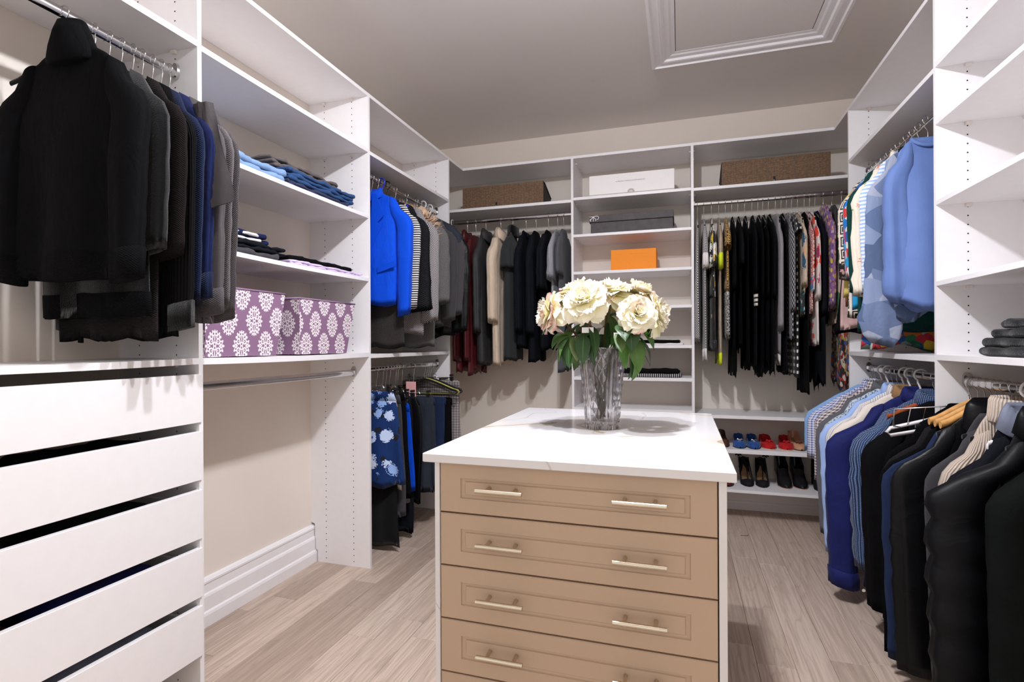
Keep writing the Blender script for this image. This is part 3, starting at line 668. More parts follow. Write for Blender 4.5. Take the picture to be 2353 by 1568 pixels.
# ------------------------------------------------------------------ hangers
def hanger(kind, x, y, z, rz, label, group, w=.20, top=.105, drop=.05):
    names = {'wire': 'wire_hanger', 'velvet': 'velvet_hanger', 'lime': 'velvet_hanger', 'white': 'plastic_hanger', 'blue': 'plastic_hanger', 'black': 'plastic_hanger', 'wood': 'wooden_hanger', 'red': 'wooden_hanger', 'clip': 'clip_hanger'}
    h = thing(names[kind], label, 'hanger', (x, y, z), rz, group)
    thick = kind in ('white', 'blue', 'black'); R = .0235 if thick else .0185; r = .0042 if thick else .0016
    hm = {'white': 'white_plastic', 'blue': 'blue_plastic', 'black': 'black_plastic'}.get(kind, 'chrome')
    e = -math.radians(62); pts = [(0, 0, -top-.004), (0, 0, -top+.02), (.002, 0, -top+.032)]
    if top > .07: pts.append((.0105, 0, -.030))
    for i in range(15):
        a = e+(math.radians(205)-e)*i/14; pts.append((R*math.cos(a), 0, R*math.sin(a)))
    MB().tube(pts, r, 8).build('hook', M[hm], h, smooth=True, auto=60)
    bm_ = {'wire': 'velvet_black', 'velvet': 'velvet_black', 'lime': 'velvet_lime', 'white': 'white_plastic', 'blue': 'blue_plastic', 'black': 'black_plastic', 'wood': 'wood', 'red': 'wood_red', 'clip': 'chrome'}[kind]
    b = MB()
    if kind == 'clip':
        b.tube([(-w, 0, -top-.012), (w, 0, -top-.012)], .0022, 8)
        for s in (-1, 1): b.tube([(0, 0, -top), (s*.012, 0, -top+.012), (s*.035, 0, -top+.010), (s*.05, 0, -top-.012)], .0018, 6)
        b.build('bar', M['chrome'], h, smooth=True, auto=60)
        for s in (-1, 1):
            c = MB(); c.box(s*w*.8-.012, s*w*.8+.012, -.009, .009, -top-.042, -top-.010, .002); c.tube([(s*w*.8-.014, 0, -top-.012), (s*w*.8+.014, 0, -top-.012)], .006, 10)
            c.box(s*w*.8-.010, s*w*.8+.010, -.016, .016, -top-.003, -top+.010, .003); c.build('clip', M['black_plastic' if s > 0 else 'steel'], h)
        return h
    th = {'wood': .011, 'red': .012}.get(kind, .0045 if not thick else .0042)
    P = []; n = 15
    hh = .013 if kind in ('wood', 'red') else .007
    for i in range(n):
        s = -1+2*i/(n-1); zz = -top-drop*abs(s)**1.35*(1-.15*abs(s)**6)-.004; P.append((s*w, s*s*.018*(1 if kind in ('wood', 'red') else 0), zz))
    rows = [[(p[0]+.0, p[1]+th*math.cos(a)*(1.0), p[2]+hh*math.sin(a)) for a in [2*PI*k/10 for k in range(10)]] for p in P]
    b.grid(rows, closed=True); b.add(rows[0], [tuple(range(10))]); b.add(rows[-1], [tuple(range(9, -1, -1))])
    if kind in ('velvet', 'lime', 'white'):
        b.tube([P[0], (-w*1.02, 0, P[0][2]-.012), (-w*.94, 0, P[0][2]-.022), (w*.94, 0, P[0][2]-.022), (w*1.02, 0, P[0][2]-.012), P[-1]], .0036, 8)
    o = b.build('shoulder_bar', M[bm_], h, smooth=True, auto=50); outward(o.data); return h
LEFT, BACK, RIGHT = 0.0, -PI/2, PI
def sleeve_cuff(side, sw, top, drop, at, ln):
    a = np.linspace(0, 2*PI, 18, endpoint=False); rows = []
    for i in range(6):
        t = i/5; z = -top-drop*.8-at-ln*t; ru, rv = .046-.006*t+.004*(i in (0, 5)), .030-.004*t
        rows.append(np.stack([side*(sw+.035)+ru*np.cos(a), rv*np.sin(a), np.full_like(a, z)], -1))
    P = np.array(rows); U = np.stack([np.broadcast_to(a*.03, P.shape[:2]), P[..., 2]], -1); return P, U
pattern('bw_cuff', stripes((.74, .69, .62), (.012, .011, .012), .026, .42)); cloth('black_velour', (.005, .005, .0065), .95, .1, kind='velvet')
# ------------------------------------------------------------------ garment details
def flap(parent, name, mat, pts, th, v):
    """thin cloth piece in the u-z plane at thickness position v"""
    b = MB(); b.prism(pts, 'Y', v-th, v+th); o = b.build(name, M[mat], parent); outward(o.data); return o
def blazer_extra(mat):
    def f(g, P, sw, top, drop):
        for s in (-1, 1): flap(g, 'lapel', mat, [(s*.012, -top-.33), (s*.085, -top-.19), (s*.062, -top-.165), (s*.10, -top-.13), (s*.055, -top-.01), (s*.03, -top-.01)], .0022, -.040)
        for s in (-1, 1): flap(g, 'pocket_flap', mat, [(s*.06, -top-.405), (s*.165, -top-.375), (s*.168, -top-.405), (s*.062, -top-.435)], .003, -.042)
        b = MB(); b.disc((.005, -.046, -top-.36), (0, -1, 0), .009, 12, .002); b.build('button', M[mat], g)
    return f
def zip_extra(mat, v, z0, z1):
    def f(g, P, sw, top, drop): flap(g, 'zip', mat, [(-.004, z0-top), (.004, z0-top), (.004, z1-top), (-.004, z1-top)], .0015, v)
    return f
def shoulder_panel(mat):
    def f(g, P, sw, top, drop):
        P2, U2 = sleeve_part(1, .17, sw=sw, top=top, drop=drop, ru=(.0575, .0575, .0575), rv=(.0305, .0325, .0325), seed=77); add_part('shoulder_panel', (P2[:-1], U2[:-1]), mat, g)
    return f
def fur_ring(parent, mat, name, c, ru, rv, rt, n=900, ln=.045, droop=.5, seed=3):
    r = np.random.RandomState(seed); b = MB()
    for i in range(n):
        t, p = r.uniform(0, 2*PI, 2); cx = (ru+rt*math.cos(p))*math.cos(t); cy = (rv+rt*.8*math.cos(p))*math.sin(t); cz = rt*math.sin(p)+c[2]-abs(cx)*droop
        d = Vector((math.cos(p)*math.cos(t), math.cos(p)*math.sin(t), math.sin(p)-.5))+Vector(r.uniform(-.5, .5, 3)); d.normalize()
        q = Vector((c[0]+cx, c[1]+cy, cz)); s = d.orthogonal().normalized()*.0045; s2 = d.cross(s); e = q+d*ln*r.uniform(.6, 1.2)
        b.add([q+s, q-s*.5+s2, q-s*.5-s2, e], [(0, 1, 3), (1, 2, 3), (2, 0, 3), (0, 2, 1)])
    return tag(b.build(name, M[mat], parent, smooth=True), kind='stuff')
def fur_extra(g, P, sw, top, drop):
    a = np.linspace(0, 2*PI, 24, endpoint=False)
    pr = [(.10, .022, -top-.05), (.085, .03, -top+.015), (.11, .045, -top+.025), (.16, .05, -top-.02), (.18, .046, -top-.09), (.14, .04, -top-.13)]
    add_part('collar', ring_part(pr, dip=.05, front=-1), 'tan_fur', g); fur_ring(g, 'tan_fur', 'fur', (0, 0, -top-.03), .15, .05, .05, 2600, .055, .5)
    fur_ring(g, 'tan_fur', 'fur', (.12, -.005, -top-.16), .05, .035, .05, 900, .06, .2, 9)
# ------------------------------------------------------------------ clothes
HG = {}
def hg(kind, x, y, z, rz, where, i=0, **kw):
    n = {'wire': 'slim chrome hook hanger', 'velvet': 'black velvet hanger', 'white': 'white plastic hanger', 'clip': 'chrome clip hanger', 'wood': 'beech wooden hanger'}.get(kind, kind+' hanger')
    return hanger(kind, x, y, z, rz, n+' '+where, (n+'s '+where), **kw)
RX = AX-RS; rz1 = 2.055
def A(name, label, cat, y, mat, zh, zs, hk='wire', **kw):
    t = kw.setdefault('top', .11); d = kw.setdefault('drop', .07); kw.setdefault('sw', .205); x = kw.pop('x', RX); rz = kw.pop('rz', LEFT)
    sl = (rz1-t-d*.8-zs) if zs else 0
    if hk: hg(hk, kw.pop('hx', RX), kw.pop('hy', y), rz1, rz, 'above the knitwear at far left', w=.185, top=t, drop=d)
    return garment(name, label, cat, x, y, rz1, rz, mat, L=rz1-t-zh, slv=sl, **kw)
A('turtleneck_sweater', 'large black turtleneck sweater hanging foremost at far left', 'sweater', 1.02, 'black_wool', 1.325, 1.318, collar='droop', x=-1.562, rz=.09, hx=-1.60, hy=1.02, sw=.172, cw=.175, hw=.19, tb=.035, th=.038, amp=.010, hem=.003, sleeve=dict(ru=(.054, .052, .040), rv=(.030, .030, .028), out=.035, fwd=-.02, wr=.05), nw=.075, hemband='black_knit', cuff='black_knit')
def tie(g, P, sw, top, drop):
    b = MB(); b.tube([(-.10, -.02, -top-.60), (-.10, -.022, -top-.74), (-.105, -.02, -top-.79)], [.006, .007, .012], 6); b.build('tie', M['black_wool'], g)
A('fur_jacket', 'black fuzzy jacket with low furry panels, just behind the foremost turtleneck', 'jacket', 1.10, 'black_fur', 1.225, 1.40, sw=.20, cw=.21, hw=.215, tb=.03, th=.036, hem=.004, hemband='black_knit', sleeve=dict(ru=(.058, .056, .046), rv=(.025, .026, .026)))
A('cardigan', 'brown grey knitted cardigan with a low uneven hem at far left', 'cardigan', 1.142, 'brown_knit', 1.165, 1.39, sw=.205, hem=.008, cw=.20, hw=.20, tb=.02, th=.024, sleeve=dict(ru=(.06, .062, .058), rv=(.022, .024, .024), bell=.0), extra=tie)
A('cardigan', 'dark grey ribbed cardigan with a furry edge, between brown and navy knitwear', 'cardigan', 1.178, 'dark_rib', 1.165, 1.19, sw=.205, tb=.018, th=.02, cuff='black_fur', sleeve=dict(ru=(.058, .055, .050), rv=(.022, .022, .022)))
A('sweater', 'navy blue knitted sweater, first of the two navy ones at far left', 'sweater', 1.213, 'navy_knit', 1.20, 1.26, sw=.20, tb=.016, th=.018, sleeve=dict(ru=(.056, .052, .046), rv=(.020, .020, .020)))
A('sweater', 'dark navy sweater with a bright royal blue edge and beaded cuff', 'sweater', 1.243, 'royal_navy', 1.26, 1.28, sw=.205, tb=.015, th=.017, cuff='navy_knit', sleeve=dict(ru=(.056, .052, .044), rv=(.019, .019, .019)))
def shawl(g, P, sw, top, drop):
    b = MB(); rows = []
    for i in range(9):
        t = i/8; w = .035+.05*t; c = .235+.035*t; z = -top-drop*.6-.03-.30*t
        rows.append([(c-w+2*w*k/10, -.024-.012*math.sin(PI*k/10)-.003*math.sin(k*1.7+i), z-.02*math.sin(PI*k/10)*t) for k in range(11)])
    b.grid(rows); b.grid([[(p[0], p[1]+.004, p[2]) for p in r] for r in rows[::-1]]); b.uv = [(p[0], p[2]) for p in b.v]; o = b.build('shawl_flap', M['grey_heather'], g, smooth=True)
A('cardigan', 'grey heather cardigan with a draped flap on its shoulder', 'cardigan', 1.276, 'grey_heather', 1.22, 1.235, sw=.21, tb=.016, th=.018, extra=shawl, cuff='mid_grey_knit', sleeve=dict(ru=(.060, .054, .050), rv=(.020, .021, .023)))
A('cardigan', 'pale grey knitted cardigan, last but one before the white panel', 'cardigan', 1.307, 'pale_grey_knit', 1.22, 1.25, sw=.21, tb=.015, th=.017, sleeve=dict(ru=(.060, .052, .046), rv=(.019, .020, .020)))
A('cardigan', 'mid grey knitted cardigan hanging against the white panel, beside the jeans shelf', 'cardigan', 1.336, 'mid_grey_knit', 1.23, 1.225, sw=.205, tb=.014, th=.016, sleeve=dict(ru=(.056, .050, .040), rv=(.018, .018, .018)))
# --- third bay, upper rod
def B(name, label, cat, y, mat, zh, zs, hk='wire', **kw):
    t = kw.setdefault('top', .095); d = kw.setdefault('drop', .055); kw.setdefault('sw', .185)
    if hk: hg(hk, RX, y, rz1, LEFT, 'above the blue blazer and coats', w=.17, top=t, drop=d)
    return garment(name, label, cat, RX, y, rz1, LEFT, mat, L=rz1-t-zh, slv=(rz1-t-d*.8-zs) if zs else 0, **kw)
B('blazer', 'bright cobalt blue blazer with pocket flap, beside the striped shirt', 'blazer', 2.545, 'cobalt', 1.36, 1.30, collar='shirt', extra=blazer_extra('cobalt'), sw=.165, cw=.15, hw=.155, tb=.035, th=.036, sleeve=dict(ru=(.050, .047, .036), rv=(.028, .028, .024), out=.045), amp=.006, lift=-.01)
B('tweed_dress', 'long brown speckled tweed dress showing below the blue blazer', 'dress', 2.60, 'brown_tweed', 1.125, 0, sw=.14, cw=.15, hw=.175, tb=.02, th=.03, amp=.006)
B('striped_shirt', 'black and white striped long sleeve shirt behind the blue blazer', 'shirt', 2.645, 'bw_stripe', 1.36, 1.335, hk='blue', sw=.165, cw=.14, hw=.145, tb=.02, sleeve=dict(ru=(.052, .044, .032), rv=(.024, .022, .02), out=.035))
B('quilted_jacket', 'black quilted jacket with buttoned tab and flared cuff', 'jacket', 2.705, 'black_quilt', 1.36, 1.33, hk='black', sw=.175, cw=.15, hw=.16, tb=.022, sleeve=dict(ru=(.052, .054, .072), rv=(.026, .028, .034), out=.045))
B('houndstooth_coat', 'small black and white houndstooth coat beside the fur collar', 'coat', 2.79, 'hound_small', 1.20, 1.27, sw=.185, cw=.17, hw=.185, tb=.025, sleeve=dict(ru=(.052, .052, .050), rv=(.026, .028, .028), out=.05))
B('fur_collar_coat', 'grey tweed coat with a fluffy tan fur collar', 'coat', 2.925, 'tweed_grey', 1.125, 1.38, hk='wire', sw=.185, cw=.19, hw=.20, tb=.03, extra=fur_extra, sleeve=dict(ru=(.055, .062, .066), rv=(.030, .036, .038), out=.045))
B('fleece_jacket', 'charcoal fleece jacket with black yoke and zip, beside the fur collar', 'jacket', 3.055, 'charcoal_fleece', 1.25, 1.285, collar='crew', colm='black_nylon', sw=.19, cw=.18, hw=.19, tb=.03, extra=zip_extra('black_nylon', -.036, -.02, -.45), sleeve=dict(ru=(.055, .056, .048), rv=(.030, .032, .03), out=.045))
B('fleece_jacket', 'dark grey fleece jacket with a navy sleeve patch and chest pocket', 'jacket', 3.155, 'grey_fleece', 1.25, 1.325, hk='white', collar='crew', sw=.19, cw=.18, hw=.19, tb=.03, extra=shoulder_panel('navy_panel'), sleeve=dict(ru=(.056, .056, .046), rv=(.030, .032, .03), out=.045))
B('nylon_jacket', 'shiny black nylon jacket hanging last on the blazer rod', 'jacket', 3.25, 'black_nylon', 1.18, 1.22, hk='white', sw=.19, cw=.19, hw=.19, tb=.035, th=.04, sleeve=dict(ru=(.056, .054, .05), rv=(.032, .032, .03), wr=.13, out=.04), vhem=.03)
# --- back left rod (x position, aisle towards the camera)
RY = BY+RS
def D(name, label, cat, x, mat, zh, zs, hk='wire', **kw):
    t = kw.setdefault('top', .115); d = kw.setdefault('drop', .075); kw.setdefault('sw', .17)
    if hk: hg(hk, x, RY, rz1, BACK, 'on the back left rod', w=.155, top=t, drop=d)
    return garment(name, label, cat, x, RY, rz1, BACK+kw.pop('tw', 0), mat, L=rz1-t-zh, slv=(rz1-t-d*.8-zs) if zs else 0, front=1, **kw)
D('puffer_vest', 'black puffer vest hanging in the back left corner', 'vest', -1.64, 'black_down', 1.24, 0, hk='white', sw=.15, cw=.17, hw=.18, tb=.03, th=.035, amp=.012, baffle=.08)
D('leather_coat', 'long burgundy leather coat hanging open, right of the puffer vest', 'coat', -1.515, 'burgundy_leather', .95, 1.02, collar='coat', sw=.175, cw=.19, hw=.20, tb=.032, th=.045, amp=.02, hem=.02, sleeve=dict(ru=(.05, .048, .05), rv=(.034, .034, .034), wr=.10, out=.04))
D('leather_coat', 'second burgundy leather coat, tight beside the long one', 'coat', -1.448, 'burgundy_leather', .935, 1.02, sw=.17, cw=.18, hw=.19, tb=.03, th=.04, amp=.02, hem=.02, sleeve=dict(ru=(.05, .048, .046), rv=(.034, .034, .034), wr=.10))
D('wool_coat', 'dark charcoal waxed coat between burgundy leather and cream coat', 'coat', -1.368, 'charcoal_coat', .99, 1.22, collar='coat', sw=.17, cw=.18, hw=.19, tb=.032, th=.04, amp=.016, sleeve=dict(ru=(.052, .05, .046), rv=(.030, .030, .03), wr=.09, out=.04))
D('wool_coat', 'cream wool coat hanging on the back left rod', 'coat', -1.252, 'cream_wool', .99, 1.29, collar='coat', sw=.17, cw=.18, hw=.18, tb=.03, th=.036, amp=.008, sleeve=dict(ru=(.052, .05, .044), rv=(.036, .036, .034), wr=.05, out=.045))
D('knit_dress', 'charcoal knitted dress with short frilled sleeves and black turtleneck', 'dress', -1.16, 'charcoal_knit', 1.025, 1.66, collar='turtle', colm='black_fur', tw=.05, nw=.07, sw=.16, cw=.17, hw=.18, tb=.04, th=.045, amp=.006, sleeve=dict(ru=(.05, .056, .060), rv=(.034, .040, .044), out=.03))
D('sweater', 'black sweater next to the charcoal dress, first of three black tops', 'sweater', -1.06, 'black_blue', 1.11, 1.22, collar='crew', sw=.165, cw=.17, hw=.18, tb=.035, th=.04, sleeve=dict(ru=(.05, .046, .042), rv=(.030, .030, .028)))
D('coat_dress', 'black long sleeve dress, middle one of three black tops at back left', 'dress', -.985, 'black_blue', 1.02, 1.20, sw=.165, cw=.17, hw=.185, tb=.03, th=.04, amp=.014, sleeve=dict(ru=(.05, .048, .044), rv=(.034, .036, .034)))
D('blouse', 'black blouse with rolled elbow sleeves, beside the grey tee', 'blouse', -.895, 'black_blue', 1.10, 1.50, sw=.165, cw=.17, hw=.18, tb=.032, th=.038, sleeve=dict(ru=(.05, .058, .062), rv=(.034, .042, .046), wr=.12, out=.05))
D('jersey_dress', 'dark steel grey long dress behind the light grey tee', 'dress', -.785, 'steel_jersey', .95, 1.60, sw=.155, cw=.15, hw=.16, tb=.022, th=.025, sleeve=dict(ru=(.05, .055, .06), rv=(.024, .026, .028)))
D('tee_shirt', 'light grey short sleeve tee at the right end of the back left rod', 'shirt', -.828, 'grey_jersey', 1.30, 1.57, sw=.165, cw=.16, hw=.165, tb=.02, th=.022, sleeve=dict(ru=(.052, .062, .07), rv=(.026, .032, .036), wr=.12, out=.05))
# --- back right rod
def E(name, label, cat, x, mat, zh, zs, hk='velvet', **kw):
    t = kw.setdefault('top', .115); d = kw.setdefault('drop', .08); kw.setdefault('sw', .165)
    if hk: hg(hk, x, RY, rz1, BACK, 'on the back right rod', w=.155, top=t-.01, drop=d)
    kw.setdefault('tb', .017); kw.setdefault('th', .024); sl = kw.pop('sleeve', {}); sl = dict(dict(ru=(.046, .046, .046), rv=(.019, .022, .022), out=.045), **sl)
    return garment(name, label, cat, x, RY, rz1, BACK+kw.pop('tw', 0), mat, L=rz1-t-zh, slv=(rz1-t-d*.8-zs) if zs else 0, front=-1, sleeve=sl, **kw)
E('houndstooth_dress', 'long black and white houndstooth dress against the shelf tower, sleeveless', 'dress', .106, 'hound_big', 1.145, 0, cw=.165, hw=.19, tb=.022, th=.026)
E('houndstooth_dress', 'houndstooth dress with white banded short sleeves and white hem', 'dress', .146, 'hound_big', 1.035, 1.61, cuff='white_cotton', hemband='white_cotton', sleeve=dict(ru=(.046, .06, .068), rv=(.022, .03, .034)))
E('daisy_dress', 'black dress with white daisies above and a gold leaf skirt', 'dress', .192, 'daisy', 1.095, 1.595, lower=('gold_leaf', 1.44), hemband='lace_fleck', tb=.022, th=.03, sleeve=dict(ru=(.046, .060, .064), rv=(.024, .036, .04)))
E('marl_tee', 'khaki marled tee with neon yellow sleeve trim', 'shirt', .237, 'khaki_marl', 1.01, 1.605, cuff='neon', hemband='neon', cw=.16, hw=.175, tb=.02, th=.024, sleeve=dict(ru=(.046, .054, .056), rv=(.02, .028, .03)))
E('print_dress', 'dress with a yellow shell print above and white circles below', 'dress', .277, 'ethnic', 1.165, 1.72, lower=('circles', 1.46), tb=.022, th=.03, sleeve=dict(ru=(.05, .066, .078), rv=(.026, .038, .046)))
for i, (x, h, s, m, kw) in enumerate([(.316, .945, 1.46, 'black_crepe', dict(sleeve=dict(ru=(.05, .056, .062), rv=(.026, .034, .04)))), (.352, 1.09, 1.60, 'black_crepe', dict(sleeve=dict(ru=(.05, .064, .072), rv=(.028, .038, .044)))), (.392, .985, 0, 'black_crepe', {}), (.470, .945, 1.41, 'black_crepe', {}), (.498, .99, 1.405, 'black_crepe', {}), (.530, .955, 1.40, 'black_crepe', {})]):
    E('black_dress', ['plain black dress with elbow sleeves beside the yellow shell print top', 'black dress with wide short sleeves, second black one from the shelf tower', 'sleeveless long black dress left of the striped cuff', 'black dress immediately right of the striped cuff', 'slim black dress, second to the right of the striped cuff', 'slim black dress directly left of the grey tweed dress'][i], 'dress', x, m, h, s, group='black dresses on the back right rod', amp=.02, hem=.02, **kw)
E('varsity_dress', 'black sweater dress with cream and black striped cuffs', 'dress', .434, 'black_crepe', .99, 1.43, cuff=None, amp=.018, extra=lambda g, P, sw, top, drop: add_part('striped_cuff', sleeve_cuff(1, sw, top, drop, .44, .075), 'bw_cuff', g), sleeve=dict(ru=(.048, .046, .044), rv=(.026, .028, .028)))
E('tweed_dress', 'pale grey checked tweed sheath dress among the black dresses', 'dress', .570, 'tweed_check', 1.005, 1.215, lower=('white_cotton', 1.09), cw=.165, hw=.17, tb=.02, th=.025, sleeve=dict(ru=(.046, .044, .042), rv=(.026, .028, .028), wr=.02), amp=.006)
E('black_skirt_dress', 'short black dress between the tweed and the lattice print', 'dress', .603, 'black_crepe', .955, 0, cw=.165, hw=.18, th=.030, amp=.018)
E('lattice_blouse', 'black blouse with a white lattice star print', 'blouse', .633, 'lattice_bw', 1.165, 1.32, sleeve=dict(ru=(.048, .05, .05), rv=(.026, .030, .032), wr=.03))
E('polka_dress', 'black dress with white polka dots, left of the tropical print', 'dress', .662, 'polka', .94, 1.79, hk='velvet', cw=.165, hw=.18, th=.036, sleeve=dict(ru=(.048, .058, .062), rv=(.026, .034, .036)))
E('tropical_dress', 'beige dress with tropical flowers and leaves', 'dress', .695, 'tropical', 1.30, 1.465, lower=('scales', 1.44), hk='velvet', sleeve=dict(ru=(.048, .054, .056), rv=(.028, .032, .034), wr=.03))
E('geometric_blouse', 'red, white and black swirling geometric blouse', 'blouse', .732, 'geo_red', 1.32, 1.44, cuff='red_blue', sleeve=dict(ru=(.046, .048, .046), rv=(.022, .026, .026)))
E('dotted_dress', 'white dress with big red and orange dots', 'dress', .762, 'red_dots', 1.125, 1.385, sleeve=dict(ru=(.046, .056, .062), rv=(.024, .032, .034)))
E('maxi_dress', 'very long black dress reaching nearly to the shoe shelf', 'dress', .722, 'black_cotton', .838, 0, hk=None, cw=.15, hw=.18, tb=.02, th=.034, amp=.006)
E('navy_dress', 'navy black dress right of the red dotted dress', 'dress', .792, 'black_blue', .88, 1.30, vhem=.06, hem=.05, sleeve=dict(ru=(.046, .046, .044), rv=(.024, .026, .026)))
E('floral_dress', 'purple and yellow small floral dress with long sleeves', 'dress', .838, 'purple_yellow', 1.33, 1.34, top=.075, sleeve=dict(ru=(.05, .05, .046), rv=(.028, .030, .030)))
E('geometric_dress', 'dress with large beige, green and black geometric shapes', 'dress', .885, 'big_geo', 1.25, 1.285, top=.085, cw=.19, hw=.21, sleeve=dict(ru=(.056, .058, .058), rv=(.032, .036, .038), wr=.03, out=.055))
E('print_dress', 'long dark multicoloured print dress in the back right corner', 'dress', .935, 'multi', .88, 0, cw=.17, hw=.19, th=.05, hem=.04, vhem=.03)
E('white_blouse', 'white top showing low beside the right closet panel', 'top', .962, 'white_cotton', 1.06, 0, hk=None, cw=.15, hw=.165, th=.022)
for i in range(7): hg('velvet', .985+.012*i, RY, rz1, BACK, 'crowded at the far right of the back rod', w=.15, top=.10, drop=.075)
RXR = CX+RS
# --- right bay, upper rod
def F(name, label, cat, y, mat, zh, zs, hk='wire', **kw):
    t = kw.setdefault('top', .085); d = kw.setdefault('drop', .05); kw.setdefault('sw', .165)
    if hk: hg(hk, RXR, y, rz1, RIGHT, 'above the blouses at right', w=.10, top=t, drop=d*.7)
    return garment(name, label, cat, RXR, y, rz1, RIGHT, mat, L=rz1-t-zh, slv=(rz1-t-d*.8-zs) if zs else 0, front=1, **kw)
F('chiffon_blouse', 'plain sky blue blouse with gathered puff sleeves, foremost on the right', 'blouse', 2.60, 'sky_chiffon', 1.285, 1.30, hk='velvet', top=.075, sw=.105, cw=.115, hw=.135, tb=.035, th=.055, amp=.024, hem=.02, sleeve=dict(ru=(.046, .050, .050), rv=(.034, .040, .046), out=.012, bell=.10, wr=.10), collar='crew', nw=.06)
F('print_blouse', 'sheer blouse in blue grey brushed spots with long balloon sleeves', 'blouse', 2.675, 'print_blue', 1.24, 1.13, sw=.125, cw=.135, hw=.16, tb=.02, th=.03, amp=.02, hem=.03, vhem=.03, sleeve=dict(ru=(.045, .050, .062), rv=(.026, .030, .042), out=.03, bell=.25, wr=.12))
F('striped_shirt', 'white shirt with pale blue stripes behind the blue spotted blouse', 'shirt', 2.735, 'ice_stripe', 1.33, 1.355, sw=.13, tb=.02, cw=.15, hw=.16, sleeve=dict(ru=(.046, .046, .042), rv=(.022, .024, .024), out=.035))
F('floral_blouse', 'cream blouse with ruffles and scattered red and blue flowers', 'blouse', 2.80, 'cream_floral', 1.33, 1.345, sw=.135, tb=.022, cw=.15, hw=.16, collar='shirt', sleeve=dict(ru=(.050, .050, .046), rv=(.024, .026, .026), out=.035, wr=.2))
F('sweater', 'dark green long sleeve sweater at right behind the cream floral blouse', 'sweater', 2.895, 'dark_green', 1.19, 1.37, sw=.14, cw=.16, hw=.18, tb=.026, th=.03, amp=.006, hem=.004, sleeve=dict(ru=(.052, .052, .046), rv=(.03, .032, .030), out=.03))
F('rainbow_blouse', 'rainbow tie dyed top showing below the green sweater', 'blouse', 2.945, 'rainbow', 1.13, 1.72, sw=.13, cw=.14, hw=.15, tb=.02, th=.022, vhem=-.03, sleeve=dict(ru=(.045, .05, .05), rv=(.02, .022, .022), out=.02))
F('print_tunic', 'turquoise and red patterned tunic next to the green sweater', 'tunic', 3.01, 'red_blue', 1.30, 1.45, sw=.135, tb=.02, cw=.15, hw=.17, sleeve=dict(ru=(.045, .046, .044), rv=(.024, .026, .026), out=.025))
F('square_blouse', 'cream blouse with black concentric squares', 'blouse', 3.085, 'square_print', 1.27, 1.455, sw=.14, cw=.15, hw=.17, tb=.026, cuff='black_rose', sleeve=dict(ru=(.048, .050, .050), rv=(.032, .036, .036), out=.02, wr=.05))
F('yellow_blouse', 'yellow top between black squares and green geometric prints', 'blouse', 3.15, 'yellow_plain', 1.38, 1.60, sw=.13, tb=.018, cw=.14, hw=.16, sleeve=dict(ru=(.045, .046, .046), rv=(.02, .022, .022), out=.015))
F('suede_cardigan', 'brown suede cardigan hanging low near the back right corner', 'cardigan', 3.21, 'brown_cotton', 1.30, 1.32, sw=.10, cw=.105, hw=.12, tb=.022, sleeve=dict(ru=(.036, .038, .036), rv=(.022, .026, .026), out=.012))
F('pink_blouse', 'pale pink blouse hanging lowest near the back right corner', 'blouse', 3.265, 'pink_cotton', 1.215, 0, sw=.10, cw=.12, hw=.155, tb=.022, th=.026)
F('black_blouse', 'black top with a low hem beside the right closet corner panel', 'blouse', 3.31, 'black_cotton', 1.19, 0, sw=.10, cw=.12, hw=.16, tb=.018, th=.022)
# --- right bay, lower rod
rz0 = 1.003
def G(name, label, cat, y, mat, zh, zs, hk='wire', where='on the shirt rod', **kw):
    t = kw.setdefault('top', .085); d = kw.setdefault('drop', .085); kw.setdefault('sw', .19)
    ht = kw.pop('ht', t); hd = kw.pop('hd', d)
    if hk: hg(hk, RXR, y, rz0, RIGHT, where, w=min(.175, kw['sw']*(1.02 if hk != 'wood' else .9)), top=ht, drop=hd)
    return garment(name, label, cat, RXR, y, rz0, RIGHT, mat, L=rz0-t-zh, slv=(rz0-t-d*.8-zs) if zs else 0, front=1, **kw)
SH = dict(ru=(.058, .064, .072), rv=(.024, .028, .032), out=.075, wr=.03)
LG = dict(ru=(.058, .054, .046), rv=(.022, .024, .022), out=.085)
G('denim_shirt', 'medium blue short sleeve shirt, rearmost on the lower right rod', 'shirt', 3.27, 'cornflower', .135, .545, tb=.03, th=.035, sleeve=SH, cw=.20, hw=.205)
G('gingham_shirt', 'blue and white gingham short sleeve shirt', 'shirt', 3.205, 'blue_gingham', .17, .515, collar='shirt', hk='wire', tb=.03, th=.03, sleeve=SH, cw=.20, hw=.205)
G('check_shirt', 'purple micro check shirt with hem below the blue gingham', 'shirt', 3.16, 'purple_check', .105, 0, hk=None, tb=.016, th=.02, cw=.20, hw=.235, sw=.18, hemband='cornflower')
G('gingham_shirt', 'brown and white gingham shirt beside the blue gingham', 'shirt', 3.125, 'brown_gingham', .17, .42, hk='white', collar='shirt', tb=.025, sleeve=dict(SH, out=.06), cw=.20, hw=.205)
G('polo_shirt', 'plain grey polo shirt among the checked shirts', 'shirt', 3.05, 'grey_pique', .16, .17, hk='white', collar='shirt', tb=.028, sleeve=dict(LG, ru=(.058, .056, .05), rv=(.03, .034, .034), out=.07))
G('fleck_shirt', 'teal flecked patterned shirt behind the light blue shirt', 'shirt', 2.985, 'teal_fleck', .16, .15, tb=.02, sleeve=dict(LG, out=.065))
G('blue_shirt', 'light sky blue dress shirt with long sleeves', 'shirt', 2.92, 'light_blue', .13, .125, collar='shirt', tb=.025, sleeve=dict(LG, out=.085))
G('striped_shirt', 'white dress shirt with fine grey pinstripes', 'shirt', 2.85, 'white_stripe', .15, .20, hk='white', collar='shirt', tb=.025, sleeve=dict(LG, out=.075))
